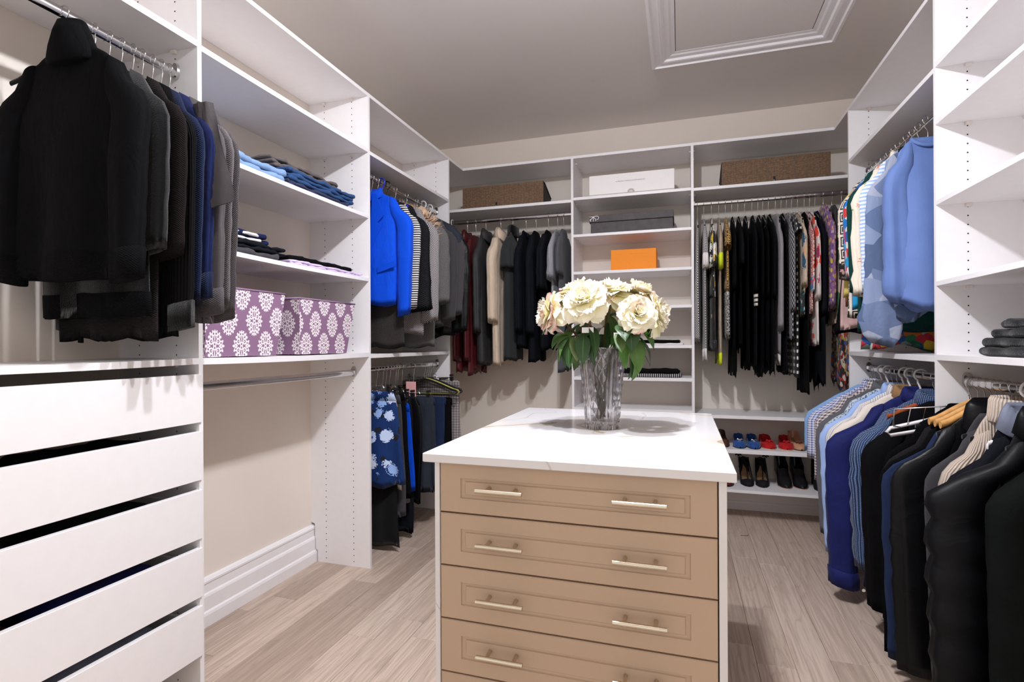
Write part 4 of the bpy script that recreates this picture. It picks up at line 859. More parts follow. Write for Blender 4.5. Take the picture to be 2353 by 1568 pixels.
G('cream_shirt', 'cream shirt with a tan lined collar left of the navy shirt', 'shirt', 2.785, 'cream_cotton', .15, .25, hk='white', collar='shirt', colm='tan_suede', tb=.025, sleeve=dict(LG, out=.07))
def buttons(g, P, sw, top, drop):
    for i in range(2):
        b = MB(); b.disc((.235+.03*i, .040, -top-.79+.006*i), (0, 1, 0), .0065, 12, .002); b.build('button', M['pearl'], g)
G('navy_shirt', 'deep navy blue long sleeve dress shirt with buttoned cuffs', 'shirt', 2.68, 'royal_shirt', .075, .07, hk='white', collar='shirt', tb=.035, th=.04, cuff='royal_shirt', sleeve=dict(LG, ru=(.062, .062, .052), rv=(.036, .040, .036), out=.11, wr=.08), cw=.20, hw=.21)
G('dotted_shirt', 'navy shirt with tiny pale dots and rumpled sleeves', 'shirt', 2.54, 'navy_dot', .11, .20, hk='red', collar='shirt', tb=.04, th=.045, sleeve=dict(LG, ru=(.064, .062, .05), rv=(.040, .044, .036), out=.05, wr=.14), extra=buttons, cw=.20, hw=.20)
G('dark_shirt', 'black shirt behind the panel, nearest on the shirt rod', 'shirt', 2.42, 'black_cotton', .06, .10, hk='wire', tb=.04, th=.045, sleeve=dict(LG, rv=(.038, .042, .036), out=.05))
# --- right tower, rod below the towels
LH = dict(ru=(.058, .056, .050), rv=(.026, .028, .026), out=.090)
def H(name, label, cat, y, mat, zh, zs, hk='wire', **kw):
    kw.setdefault('sw', .165); kw.setdefault('cw', .18); kw.setdefault('hw', .20)
    if hk == 'wood': kw.update(ht=.058, hd=.085, top=.100)
    return G(name, label, cat, y, mat, zh, zs, hk, 'under the towel shelf', **kw)
H('sweater', 'black zip sweater with a white stitched zip, first in front of the panel', 'sweater', 2.262, 'black_knit', .16, .16, hk='wire', collar='crew', tb=.018, sleeve=dict(LH, out=.05, rv=(.02, .022, .022)))
H('cardigan', 'washed black cardigan with ribbed collar under a wooden hanger', 'cardigan', 2.222, 'faded_black', .12, .13, hk='wood', collar='crew', tb=.018, sleeve=dict(LH, out=.065, rv=(.022, .024, .024)))
H('sweater', 'plain black sweater left of the navy sleeve', 'sweater', 2.178, 'black_wool', .06, .055, hk='wood', tb=.018, sleeve=dict(LH, rv=(.022, .024, .024)))
H('sweater', 'navy blue wool sweater between black garments at right', 'sweater', 2.138, 'navy_wool', .06, .052, hk='wood', tb=.018, hemband='navy_wool', sleeve=dict(LH, rv=(.022, .024, .024), out=.092))
H('shell_jacket', 'black shell jacket with glossy cuffs beside the navy sleeve', 'jacket', 2.095, 'black_nylon', .045, .04, collar='hood', tb=.024, sleeve=dict(LH, rv=(.026, .028, .028), wr=.1, out=.075))
H('sweater', 'dark heather grey sweater right of the shell jacket', 'sweater', 2.052, 'dark_heather', .05, .045, tb=.018, sleeve=dict(LH, rv=(.022, .024, .024), out=.05), sw=.115, cw=.13, hw=.16)
H('sweater', 'oatmeal ribbed knit sweater, the lightest garment at lower right', 'sweater', 2.005, 'oatmeal_knit', .14, .15, collar='turtle', tb=.028, sleeve=dict(LH, rv=(.026, .028, .026), out=.03), nw=.075, sw=.115, cw=.13, hw=.15)
H('coat', 'black wool coat with a notched collar, hung on white plastic', 'coat', 1.935, 'black_blue', .05, .10, hk='white', collar='coat', colm='slate_cotton', tb=.03, th=.035, sleeve=dict(LH, rv=(.030, .032, .03), out=.06), sw=.10, cw=.12, hw=.14, nw=.06)
def baffles(g, P, sw, top, drop):
    P2, U2 = sleeve_part(1, .74, sw=sw, top=top, drop=drop, ru=(.060, .064, .058), rv=(.042, .044, .04), out=.12, seed=91, wr=.03)
    n = len(P2)-1; c = P2[:n].mean(1, keepdims=True); t = np.linspace(0, 1, n)[:, None, None]
    P2[:n] = c+(P2[:n]-c)*(.84+.46*np.abs(np.sin(t*PI*6.5))**.55); add_part('quilted_sleeve', (P2, U2), 'black_down', g)
H('puffer_jacket', 'black quilted puffer jacket with padded sleeve at lower right', 'jacket', 1.855, 'black_down', .05, 0, hk='wire', collar='coat', tb=.04, th=.05, extra=baffles, sw=.095, cw=.11, hw=.14, nw=.06, baffle=.105)
H('fleece_coat', 'plain black fleece coat at the extreme lower right', 'coat', 1.76, 'black_green', .03, .06, collar='crew', tb=.045, th=.055, sleeve=dict(LH, ru=(.052, .052, .05), rv=(.046, .048, .046), out=.055), sw=.085, cw=.10, hw=.12, nw=.055)
# chrome trouser rack hanger with a white bar
h = thing('trouser_hanger', 'chrome wire trouser hanger with a white padded bar beside the closet panel', 'hanger', (RXR, 2.33, rz0), RIGHT)
h.location.y = 2.275
# --- third bay, lower rod: skirts and trousers
rzC = 1.008
def K(name, label, cat, y, mat, zt, zh, w0=.115, w1=.15, hk='clip', t0=.016, t1=.024, wband=None, hx=0.0, amp=.012, legs=False, **kw):
    if hk: hg(hk, RX+hx, y, rzC, LEFT, 'on the skirt rod', w=w0*.95, top=rzC-zt-.03, drop=.03)
    g = thing(name, label, cat, (RX+hx, y, rzC), LEFT)
    if legs:
        for s in (-1, 1):
            P, U = body_part(zt-zh, sw=w0, cw=w1, hw=w1*.92, tb=t0*.6, th=t1*.55, amp=amp, top=rzC-zt, drop=.012, nw=w0*.97, seed=GI[0]*2+s+40, **kw); P[..., 1] += s*(.006+.012*np.linspace(0, 1, len(P)))[:, None]; add_part('leg', (P, U), mat, g)
    else:
        P, U = body_part(zt-zh, sw=w0, cw=(w0+w1)/2, hw=w1, tb=t0, th=t1, amp=amp, top=rzC-zt, drop=.012, nw=w0*.97, seed=GI[0]+40, **kw); add_part('body', (P, U), mat, g)
    Q, V = band_part(P[:-1], U[:-1], 2, 6, 1.04); add_part('waistband', (Q, V), wband or mat, g); GI[0] += 1; return g
K('floral_skirt', 'blue skirt printed with large white roses and a ruffled hem', 'skirt', 2.585, 'blue_roses', .885, .375, .105, .175, t0=.03, t1=.05, amp=.03, hem=.012)
K('slip_skirt', 'cream lined slip showing below the blue rose skirt', 'skirt', 2.615, 'cream_cotton', .85, .345, .10, .145, hk=None, t0=.012, t1=.018)
K('flared_skirt', 'dark grey flared skirt hanging low under the rose skirt', 'skirt', 2.645, 'dark_heather', .86, .19, .10, .15, t0=.016, t1=.03, amp=.02)
K('long_skirt', 'long black skirt almost touching the floor under the rose skirt', 'skirt', 2.60, 'black_velour', .80, .03, .09, .13, hk=None, t0=.014, t1=.035, amp=.02)
K('pencil_skirt', 'light grey pencil skirt between black skirts', 'skirt', 2.68, 'grey_heather', .86, .215, .09, .125)
K('pencil_skirt', 'plain black pencil skirt beside the rose skirt', 'skirt', 2.72, 'black_cotton', .87, .26, .095, .135, t0=.02, t1=.026, amp=.004)
K('check_skirt', 'black and white fine check skirt peeking out below the black one', 'skirt', 2.755, 'hound_small', .86, .225, .08, .105, hk=None)
K('blue_skirt', 'plain cobalt blue skirt edge between black skirts', 'skirt', 2.785, 'cobalt', .80, .29, .09, .128, t0=.014, t1=.018, amp=.003)
K('trousers', 'black satin trousers draped over a clip hanger', 'trousers', 2.86, 'black_nylon', .83, .20, .10, .14, t0=.03, t1=.035, amp=.02, legs=True)
K('wide_trousers', 'long plain black trousers hanging down to the floor', 'trousers', 2.81, 'black_blue', .84, .035, .085, .105, legs=True, t0=.02, t1=.026)
K('trousers', 'dark navy crepe trousers folded beside the velvet hangers', 'trousers', 2.95, 'navy_panel', .82, .25, .14, .15, t0=.03, t1=.035, amp=.02, hx=.03, legs=True)
K('trousers', 'navy blue trousers folded over a velvet hanger bar', 'trousers', 3.07, 'navy_wool', .81, .24, .15, .145, hk=None, t0=.02, t1=.024, hx=.04, legs=True)
K('floral_skirt', 'small dark navy floral skirt near the island corner', 'skirt', 3.02, 'dark_floral', .80, .22, .13, .16, hk=None)
K('trousers', 'black trousers hanging behind the velvet hangers', 'trousers', 3.14, 'black_cotton', .80, .24, .15, .15, hk=None, hx=.05, legs=True)
K('mesh_skirt', 'grey skirt with a fine black grid check and dark side trim', 'skirt', 3.215, 'mesh_check', .905, .40, .20, .215, hx=.02, t0=.012, t1=.02, amp=.008)
for i, (kd, y) in enumerate([('velvet', 3.105), ('lime', 3.135), ('velvet', 3.165), ('velvet', 3.185)]):
    hanger(kd, RX+.03, y, rzC, LEFT, ['empty black velvet hanger in front of the lime one', 'lime green velvet hanger among black ones', 'empty black velvet hanger behind the lime one', 'rearmost empty black velvet hanger near the checked skirt'][i], 'velvet hangers on the skirt rod', w=.225, top=.085, drop=.085)
for i in range(4): hg('clip', RX-.02, 3.24+.028*i, rzC, LEFT, 'at the far end of the skirt rod', w=.13, top=.10, drop=.03)
c = thing('price_tag', 'pink card tag hanging from a black cord on the skirt rod', 'tag', (RX+.02, 2.945, rzC))
MB().box(-.034, .034, -.0012, .0012, -.205, -.095, .001).build('card', M['pink_card'], c); MB().tube([(0, 0, -.10), (-.006, 0, -.05), (0, 0, .018), (.004, 0, .018), (.006, 0, -.05), (0, 0, -.10)], .0012, 6).build('cord', M['black_plastic'], c)
# chrome trouser rack geometry
b = MB(); b.tube([(0, 0, .02), (.012, 0, .012), (.016, 0, -.004), (.004, 0, -.03), (0, 0, -.08)], .0018, 8); b.tube([(-.10, .012, -.085), (0, .006, -.08), (.225, -.012, -.105), (.228, -.012, -.165), (.205, -.012, -.17)], .0025, 8)
for i in range(4): b.tube([(.04+.045*i, -.002-.002*i, -.085-.005*i), (.05+.045*i, -.004-.002*i, -.16)], .0014, 6)
b.build('rack', M['chrome'], h, smooth=True, auto=60); b = MB(); b.tube([(-.05, -.014, -.085), (.10, -.016, -.135), (.235, -.018, -.175), (.247, -.018, -.190), (.235, -.018, -.202), (.08, -.016, -.165)], .0065, 10); b.build('padded_bar', M['white_plastic'], h, smooth=True)
# ------------------------------------------------------------------ boxes and baskets
k = NM('woven_brown_paper', .7, .3); p = k.coord('POS'); x, y, z = k.xyz(p)
a = k.math('LESS_THAN', frac(k, k.math('DIVIDE', x, .0064)), .34); b2 = k.math('LESS_THAN', frac(k, k.math('DIVIDE', z, .0064)), .34); s = k.math('MAXIMUM', a, b2)
k.col(k.mix(s, (.055, .034, .023), k.ramp(k.noise(p, 90, 2), [(.35, (.17, .105, .062)), (.65, (.27, .17, .10))]))); k.bump(s, .4, .001); M['woven'] = k.m
M['box_dark'] = plain('dark_brown_card', (.018, .014, .014), .6, .3); M['box_white'] = plain('white_card', (.84, .81, .80), .5, .35, var=.01); M['box_grey'] = plain('charcoal_card', (.062, .054, .056), .55, .35, var=.18, scale=26)
M['box_edge'] = plain('grey_card_edge', (.50, .46, .43), .7, .2); M['orange'] = plain('orange_card', (.86, .27, .018), .6, .3, var=.03, scale=160, bump=.1); M['ink'] = plain('grey_ink', (.12, .11, .11), .7, .2); M['ribbon'] = plain('white_ink', (.85, .82, .84), .6, .3)
def brown_box(label, x0, x1, z0, zf, zb, y0, y1, tabx):
    g = thing('storage_box', label, 'box', ((x0+x1)/2, (y0+y1)/2, z0)); cx, cy = g.location.x, g.location.y
    b = MB(); b.prism([(y0+.003-cy, .001), (y1-cy, .001), (y1-cy, zb-z0), (y0+.055-cy, zf-z0-.002), (y0+.003-cy, zf-z0-.002)], 'X', x0+.004-cx, x1-.004-cx); o = b.build('case', M['box_dark'], g); outward(o.data)
    b = MB(); b.box(x0-cx, x1-cx, y0-cy, y0+.0035-cy, .006, zf-z0, .001); b.build('front_panel', M['woven'], g)
    b = MB(); b.prism([(y0+.003-cy, zf-z0-.002), (y0+.003-cy, zf-z0+.001), (y0+.056-cy, zf-z0+.001), (y1+.002-cy, zb-z0+.001), (y1+.002-cy, zb-z0-.004), (y0+.056-cy, zf-z0-.003)], 'X', x0-cx, x1-cx); o = b.build('lid', M['box_dark'], g); outward(o.data)
    b = MB(); b.box(tabx-.006-cx, tabx+.007-cx, y0-.003-cy, y0-cy, .010, .036, .001); t = b.build('tab', M['box_dark'], g); MB().box(tabx-.006-cx, tabx+.002-cx, y0-.0042-cy, y0-.003-cy, .010, .014).build('tab_pin', M['chrome'], t)
brown_box('brown woven storage box with black sides on the top shelf at back left', -1.532, -.919, 2.1325, 2.2895, 2.225, 3.652, 3.90, -1.268)
brown_box('brown woven storage box on the top shelf at back right above the dresses', .253, .867, 2.1385, 2.2935, 2.225, 3.652, 3.90, .557)
def text(parent, body, size, loc, rot, mat, name='lettering'):
    c = bpy.data.curves.new(name, 'FONT'); c.body = body; c.size = size; c.extrude = .0002; c.align_x = 'CENTER'; c.align_y = 'CENTER'; c.materials.append(mat)
    o = bpy.data.objects.new(name, c); COL.objects.link(o); bpy.context.view_layer.update(); me = bpy.data.meshes.new_from_object(o.evaluated_get(bpy.context.evaluated_depsgraph_get())); bpy.data.objects.remove(o); o = link(name, me, parent); o.location = loc; o.rotation_euler = rot; return o
g = thing('gift_box', 'white card box with a line of small lettering, above the grey shoe box', 'box', (-.313, 3.76, 2.1435))
MB().box(-.278, .277, -.12, .14, .0, .014, .001).build('base', M['box_edge'], g); b = MB()
N_ = 14; pr = [(-.278, .010), (-.026, .010)]+[(-.024*math.cos(PI*i/N_), .010+.024*math.sin(PI*i/N_)) for i in range(N_+1)]+[(.026, .010), (.277, .010), (.277, .139), (-.278, .139)]
b.prism(pr, 'Y', -.121, -.1185); o = b.build('front_flap', M['box_white'], g); outward(o.data)
MB().box(-.2775, .2765, -.118, .14, .013, .1388, .001).build('lid', M['box_white'], g)
b = MB(); b.prism([(-.0245*math.cos(PI*i/20), .010+.0245*math.sin(PI*i/20)) for i in range(21)]+[(.014*math.cos(PI*i/14), .010+.010*math.sin(PI*i/14)) for i in range(15)], 'Y', -.1195, -.1185); o = b.build('thumb_notch', M['box_edge'], g); outward(o.data)
text(g, 'PROUDLY MADE IN CANADA SINCE 2017', .0098, (.003, -.1213, .087), (PI/2, 0, 0), M['ink']); MB().box(-.0985, -.094, -.1214, -.121, .085, .0895).build('square_mark', M['ink'], g)
g = thing('shoe_box', 'charcoal shoe box with a white ribbon bow emblem on its lid', 'box', (-.316, 3.77, 1.8895))
MB().box(-.268, .270, -.126, .15, 0, .112, .001).build('case', M['box_grey'], g); ld = MB().box(-.277, .275, -.132, .156, .078, .124, .0012).build('lid', M['box_grey'], g)
b = MB(); b.box(-.276, .274, -.1316, .155, .0755, .0782); b.build('painted_lid_shade', M['darkgap'], g)  # dark strip painted in as the shade below the lid's lip
b = MB(); zt_ = .117; kx = -.249
for pts in ([(kx, zt_-.001), (kx-.027, zt_-.001)], [(kx, zt_-.002), (kx+.010, zt_+.001), (kx+.030, zt_+.001), (kx+.037, zt_-.008), (kx+.033, zt_-.019), (kx+.022, zt_-.022)], [(kx, zt_-.003), (kx+.012, zt_-.014), (kx+.018, zt_-.026), (kx+.014, zt_-.032)], [(kx, zt_-.003), (kx, zt_-.022), (kx, zt_-.034)], [(kx, zt_-.003), (kx-.012, zt_-.014), (kx-.020, zt_-.024), (kx-.017, zt_-.034)], [(kx-.014, zt_-.016), (kx-.027, zt_-.024)]):
    b.tube([(q[0], -.1322, q[1]) for q in pts], .0022, 6)
b.build('bow_emblem', M['ribbon'], ld, smooth=True)
g = thing('orange_box', 'bright orange card box on the tower shelf above the flowers', 'box', (-.303, 3.78, 1.635))
MB().box(-.149, .149, -.108, .11, 0, .1405, .0015).build('case', M['orange'], g); MB().box(-.1492, .1492, -.1085, .11, .1085, .1412, .0015).build('lid', M['orange'], g)
# damask baskets
def damask():
    k = NM('damask_cloth', .8, .2); u = k.uv(); X, Y, Z = k.xyz(u); W_, H_ = .118, .187
    def motif(ox, oy):
        a = k.math('ABSOLUTE', k.math('SUBTRACT', frac(k, k.math('ADD', k.math('DIVIDE', X, W_), ox)), .5)); b = k.math('ABSOLUTE', k.math('SUBTRACT', frac(k, k.math('ADD', k.math('DIVIDE', Y, H_), oy)), .5))
        a = k.math('MULTIPLY', a, 2.95); b = k.math('MULTIPLY', b, 3.5); out = None
        def dist(cx, cy, sx=1.0, sy=1.0):
            p = k.math('MULTIPLY', k.math('SUBTRACT', a, cx), 1/sx); q = k.math('MULTIPLY', k.math('SUBTRACT', b, cy), 1/sy); return k.math('SQRT', k.math('ADD', k.math('MULTIPLY', p, p), k.math('MULTIPLY', q, q)))
        for cx, cy, r, w in ((.36, .30, .17, .052), (.34, .62, .15, .05), (.66, .20, .12, .045), (.0, .12, .13, .05), (.14, .80, .12, .04)):
            t = k.math('LESS_THAN', k.math('ABSOLUTE', k.math('SUBTRACT', dist(cx, cy), r)), w); out = t if out is None else k.math('MAXIMUM', out, t)
        for cx, cy, sx, sy in ((0, .94, .075, .13), (.88, .0, .15, .09), (0, .50, .05, .20), (.60, .58, .10, .10), (.84, .32, .07, .09), (.48, .82, .08, .08), (.22, .97, .07, .06), (.33, .30, .05, .05), (.55, .02, .12, .035), (.30, .66, .05, .04)):
            out = k.math('MAXIMUM', out, k.math('LESS_THAN', dist(cx, cy, sx, sy), 1.0))
        return out
    m = k.math('MAXIMUM', motif(.5, .5), motif(0.0, 0.0)); k.col(k.mix(m, (.235, .135, .225), (.78, .72, .74))); k.bump(k.noise(u, 700, 1), .3, .001); return k.m
M['damask'] = damask(); M['basket_rim'] = plain('purple_piping', (.27, .17, .28), .8, .2); M['basket_in'] = plain('basket_lining', (.20, .13, .20), .85, .1)
def basket(label, x0, x1, yb0, yb1, yt0, yt1, h, z):
    g = thing('fabric_basket', label, 'basket', ((x0+x1)/2, (yb0+yb1)/2, z), group='purple damask baskets'); cx, cy = g.location.x, g.location.y
    fl = .02; bot = [(x1, yb0), (x1, yb1), (x0+fl, yb1), (x0+fl, yb0)]; top = [(x1+.006, yt0), (x1+.006, yt1), (x0, yt1), (x0, yt0)]
    B0 = [(p[0]-cx, p[1]-cy, .001) for p in bot]; T0 = [(p[0]-cx, p[1]-cy, h) for p in top]
    for i in range(4):
        j = (i+1) % 4; n = 8; b = MB(); uv = []
        for r in range(n+1):
            for s_, off in ((0, i), (1, j)):
                pass
        A, Bq, Cq, Dq = map(Vector, (B0[i], B0[j], T0[j], T0[i])); nr = (Bq-A).cross(Dq-A).normalized(); v = []
        for lay in (0, .004):
            for q in (A, Bq, Cq, Dq): v.append(q-nr*lay*(1 if nr.dot(Vector((0, 0, h/2))-A*0) is not None else 1))
        b.add(v, [(0, 1, 2, 3), (7, 6, 5, 4), (0, 4, 5, 1), (1, 5, 6, 2), (2, 6, 7, 3), (3, 7, 4, 0)])
        e = (Bq-A).normalized(); o_ = .03*i; b.uv = [((q-A).dot(e)+o_+.02, q.z+.055) for q in map(Vector, v)]; o = b.build('side_wall', M['damask'], g); outward(o.data)
    b = MB(); b.add(B0, [(0, 1, 2, 3)]); b.build('bottom', M['basket_in'], g)
    for i in range(4):
        b = MB(); b.tube([T0[i], T0[(i+1) % 4]], .0035, 8); b.build('rim', M['basket_rim'], g, smooth=True)
basket('purple and white damask fabric basket at left, partly behind the grey cardigans', -1.85, -1.531, 1.405, 1.738, 1.402, 1.783, .246, 1.1035)
basket('purple and white damask fabric basket at right, beside the white panel', -1.85, -1.528, 1.872, 2.20, 1.862, 2.262, .238, 1.1030)
# ------------------------------------------------------------------ folded clothes
def slab(b, x0, x1, y0, y1, z0, h, seed, axis='Y', wav=.004, ex=.55, uvs=None):
    r = np.random.RandomState(seed); n = 30
    t = .5-.5*np.cos(PI*np.linspace(0, 1, n)); ph = r.uniform(0, 6.28, 6); V = []
    cx, cy = (x0+x1)/2, (y0+y1)/2; wx, wy = abs(x1-x0)/2, abs(y1-y0)/2
    hl_, hw_ = (wy, wx) if axis == 'Y' else (wx, wy); rr_ = min(h*.55, hl_*.4); rv = h/2
    end = np.sqrt(np.clip(1-(np.clip(np.abs(2*t-1)*hl_-(hl_-rr_), 0, None)/rr_)**2, .01, 1))
    sec = [(-1+2*q/4, 0, 1) for q in range(5)]+[(1, math.sin(PI*q/7), math.cos(PI*q/7)) for q in range(1, 7)]+[(1-2*q/4, 0, -1) for q in range(5)]+[(-1, -math.sin(PI*q/7), -math.cos(PI*q/7)) for q in range(1, 7)]
    m = len(sec)
    for i in range(n):
        s = -1+2*t[i]; re_ = rv*end[i]
        for c, du, dn in sec:
            u = c*(hw_-rv)+du*re_; l = s*hl_; zz = z0+rv+dn*re_
            dz = wav*(math.sin(9*l/.3+ph[0])*.6+math.sin(23*l/.3+3*c+ph[1])*.4)*(1 if dn > 0 else .35)*end[i]; l += .006*math.sin(4*c+ph[2]); u += .005*math.sin(11*l/.2+ph[3])+.003*math.sin(29*l/.2+ph[4])
            zz = max(zz+dz*.6, z0+.0003); V.append((cx+u, cy+l, zz) if axis == 'Y' else (cx+l, cy+u, zz))
    f = [(i*m+k_, i*m+(k_+1) % m, (i+1)*m+(k_+1) % m, (i+1)*m+k_) for i in range(n-1) for k_ in range(m)]+[tuple(range(m-1, -1, -1)), tuple(range((n-1)*m, n*m))]
    b.add(V, f); uvs += [((q[1] if axis == 'Y' else q[0]), (q[0] if axis == 'Y' else q[1])+q[2]) for q in V]
FS = [100]
def folded(name, label, cat, x0, x1, y0, y1, z, h, mat, layers=2, axis='Y', group=None, wav=.004, off=.006, part='fold'):
    g = thing(name, label, cat, ((x0+x1)/2, (y0+y1)/2, z), 0, group); cx, cy = g.location.x, g.location.y; hl = h/layers; r = random.Random(FS[0])
    for i in range(layers):
        FS[0] += 1; b = MB(); uv = []; d = [r.uniform(-off, off) for _ in range(4)]
        slab(b, x0+d[0]-cx, x1+d[1]-cx, y0+d[2]-cy, y1+d[3]-cy, hl*i, hl*1.02, FS[0], axis, wav, uvs=uv); b.uv = uv
        o = b.build(part, M[mat], g, smooth=True); outward(o.data)
    return g
zj = 1.8050
folded('folded_jeans', 'light blue folded jeans at the left end of the jeans shelf', 'jeans', -1.80, -1.535, 1.44, 1.815, zj, .050, 'jean_light', 2, wav=.008)
folded('folded_jeans', 'dark indigo folded jeans at the bottom of the pile', 'jeans', -1.83, -1.545, 1.825, 2.25, zj-.001, .030, 'jean_dark', 2, wav=.008)
folded('folded_jeans', 'bright blue folded jeans in the middle of the pile', 'jeans', -1.83, -1.55, 1.83, 2.30, zj+.0305, .050, 'jean_blue', 3, wav=.010)
folded('folded_trousers', 'grey brown folded trousers on top of the jeans pile', 'trousers', -1.85, -1.60, 1.80, 2.255, zj+.082, .046, 'jean_grey', 3, wav=.012)
folded('folded_jeans', 'rolled blue denim with a white fleece edge behind the jeans pile', 'jeans', -1.75, -1.66, 2.305, 2.365, zj, .075, 'jean_blue', 1)
zt2 = 1.4824
folded('folded_leggings', 'dark grey crumpled leggings under the striped tracksuit tops', 'leggings', -1.82, -1.532, 1.42, 1.775, zt2, .022, 'dark_heather', 1, wav=.012)
folded('folded_leggings', 'black folded leggings below the white striped tops', 'leggings', -1.84, -1.545, 1.42, 1.81, zt2+.0235, .032, 'black_blue', 2, wav=.012)
for i in range(2):
    g = folded('folded_jacket', ['navy folded track jacket with a white stripe, lower of two', 'navy folded track jacket with a white stripe, uppermost of two'][i], 'jacket', -1.82, -1.56, 1.42, 1.745-.01*i, zt2+.057+.0205*i, .020, 'royal_navy', 1, group='striped folded jackets')
    b = MB(); uv = []; slab(b, -.133, .1335, -.15, .105, .0035, .0115, 300+i, 'Y', .003, uvs=uv); b.uv = uv; o = b.build('white_stripe', M['white_cotton'], g, smooth=True); outward(o.data)
folded('folded_shirt', 'lilac folded shirt lying under black leggings', 'shirt', -1.84, -1.533, 1.83, 2.345, zt2-.002, .020, 'lilac', 2)
folded('folded_leggings', 'flat black leggings lying on the lilac shirt', 'leggings', -1.83, -1.538, 1.845, 2.285, zt2+.019, .020, 'black_cotton', 1)
# tower behind the flowers
folded('folded_shirt', 'white lace trimmed shirt under a black folded one on the tower', 'shirt', -.36, .018, 3.645, 3.88, 1.1305, .010, 'white_cotton', 1, 'X')
folded('folded_shirt', 'black folded shirt lying on the white lace shirt', 'shirt', -.38, -.004, 3.65, 3.88, 1.141, .022, 'black_cotton', 1, 'X')
folded('folded_shirt', 'black folded shirt with thin white stripes on the lower tower shelf', 'shirt', -.42, .0, 3.635, 3.90, .9155, .024, 'bw_stripe_fold', 1, 'X', wav=.002)
folded('folded_shirt', 'plain black folded shirt on top of the striped one', 'shirt', -.43, -.012, 3.645, 3.90, .9400, .024, 'black_cotton', 1, 'X', wav=.007)
# towels
for i, (ya, yb, z0, h) in enumerate([(1.62, 2.085, 1.0995, .056), (1.62, 2.03, 1.156, .027), (1.62, 1.985, 1.1835, .026)]):
    folded('folded_towel', ['thick navy towel at the bottom of the stack of three', 'navy towel in the middle of the stack of three', 'small navy towel on top of the stack of three'][i], 'towel', .905+.004*i, 1.20, ya, yb, z0, h, 'navy_towel', 1 if i else 2, group='navy towels', wav=.006)
# drawer contents
for i, (zt, zb) in enumerate(DZ):
    for j, (ya, yb, m) in enumerate([(.60, .90, ('black_wool', 'black_knit', 'brown_knit', 'burgundy_leather', 'tan_suede')[i]), (.95, 1.27, ('charcoal_knit', 'faded_black', 'black_nylon', 'royal_shirt', 'slate_cotton')[i])]):
        folded('folded_garment', '%s folded garment inside the %s open drawer, %s half' % (['black', 'charcoal', 'black', 'washed black', 'brown', 'glossy black', 'burgundy', 'navy', 'tan', 'slate'][i*2+j], ['top', 'second', 'third', 'fourth', 'fifth'][i], ['left', 'right'][j]), 'clothing', XL+.085, AX-.042, ya, yb, zb+.0145, zt-zb-.045+.012*j, m, 2, wav=.008)
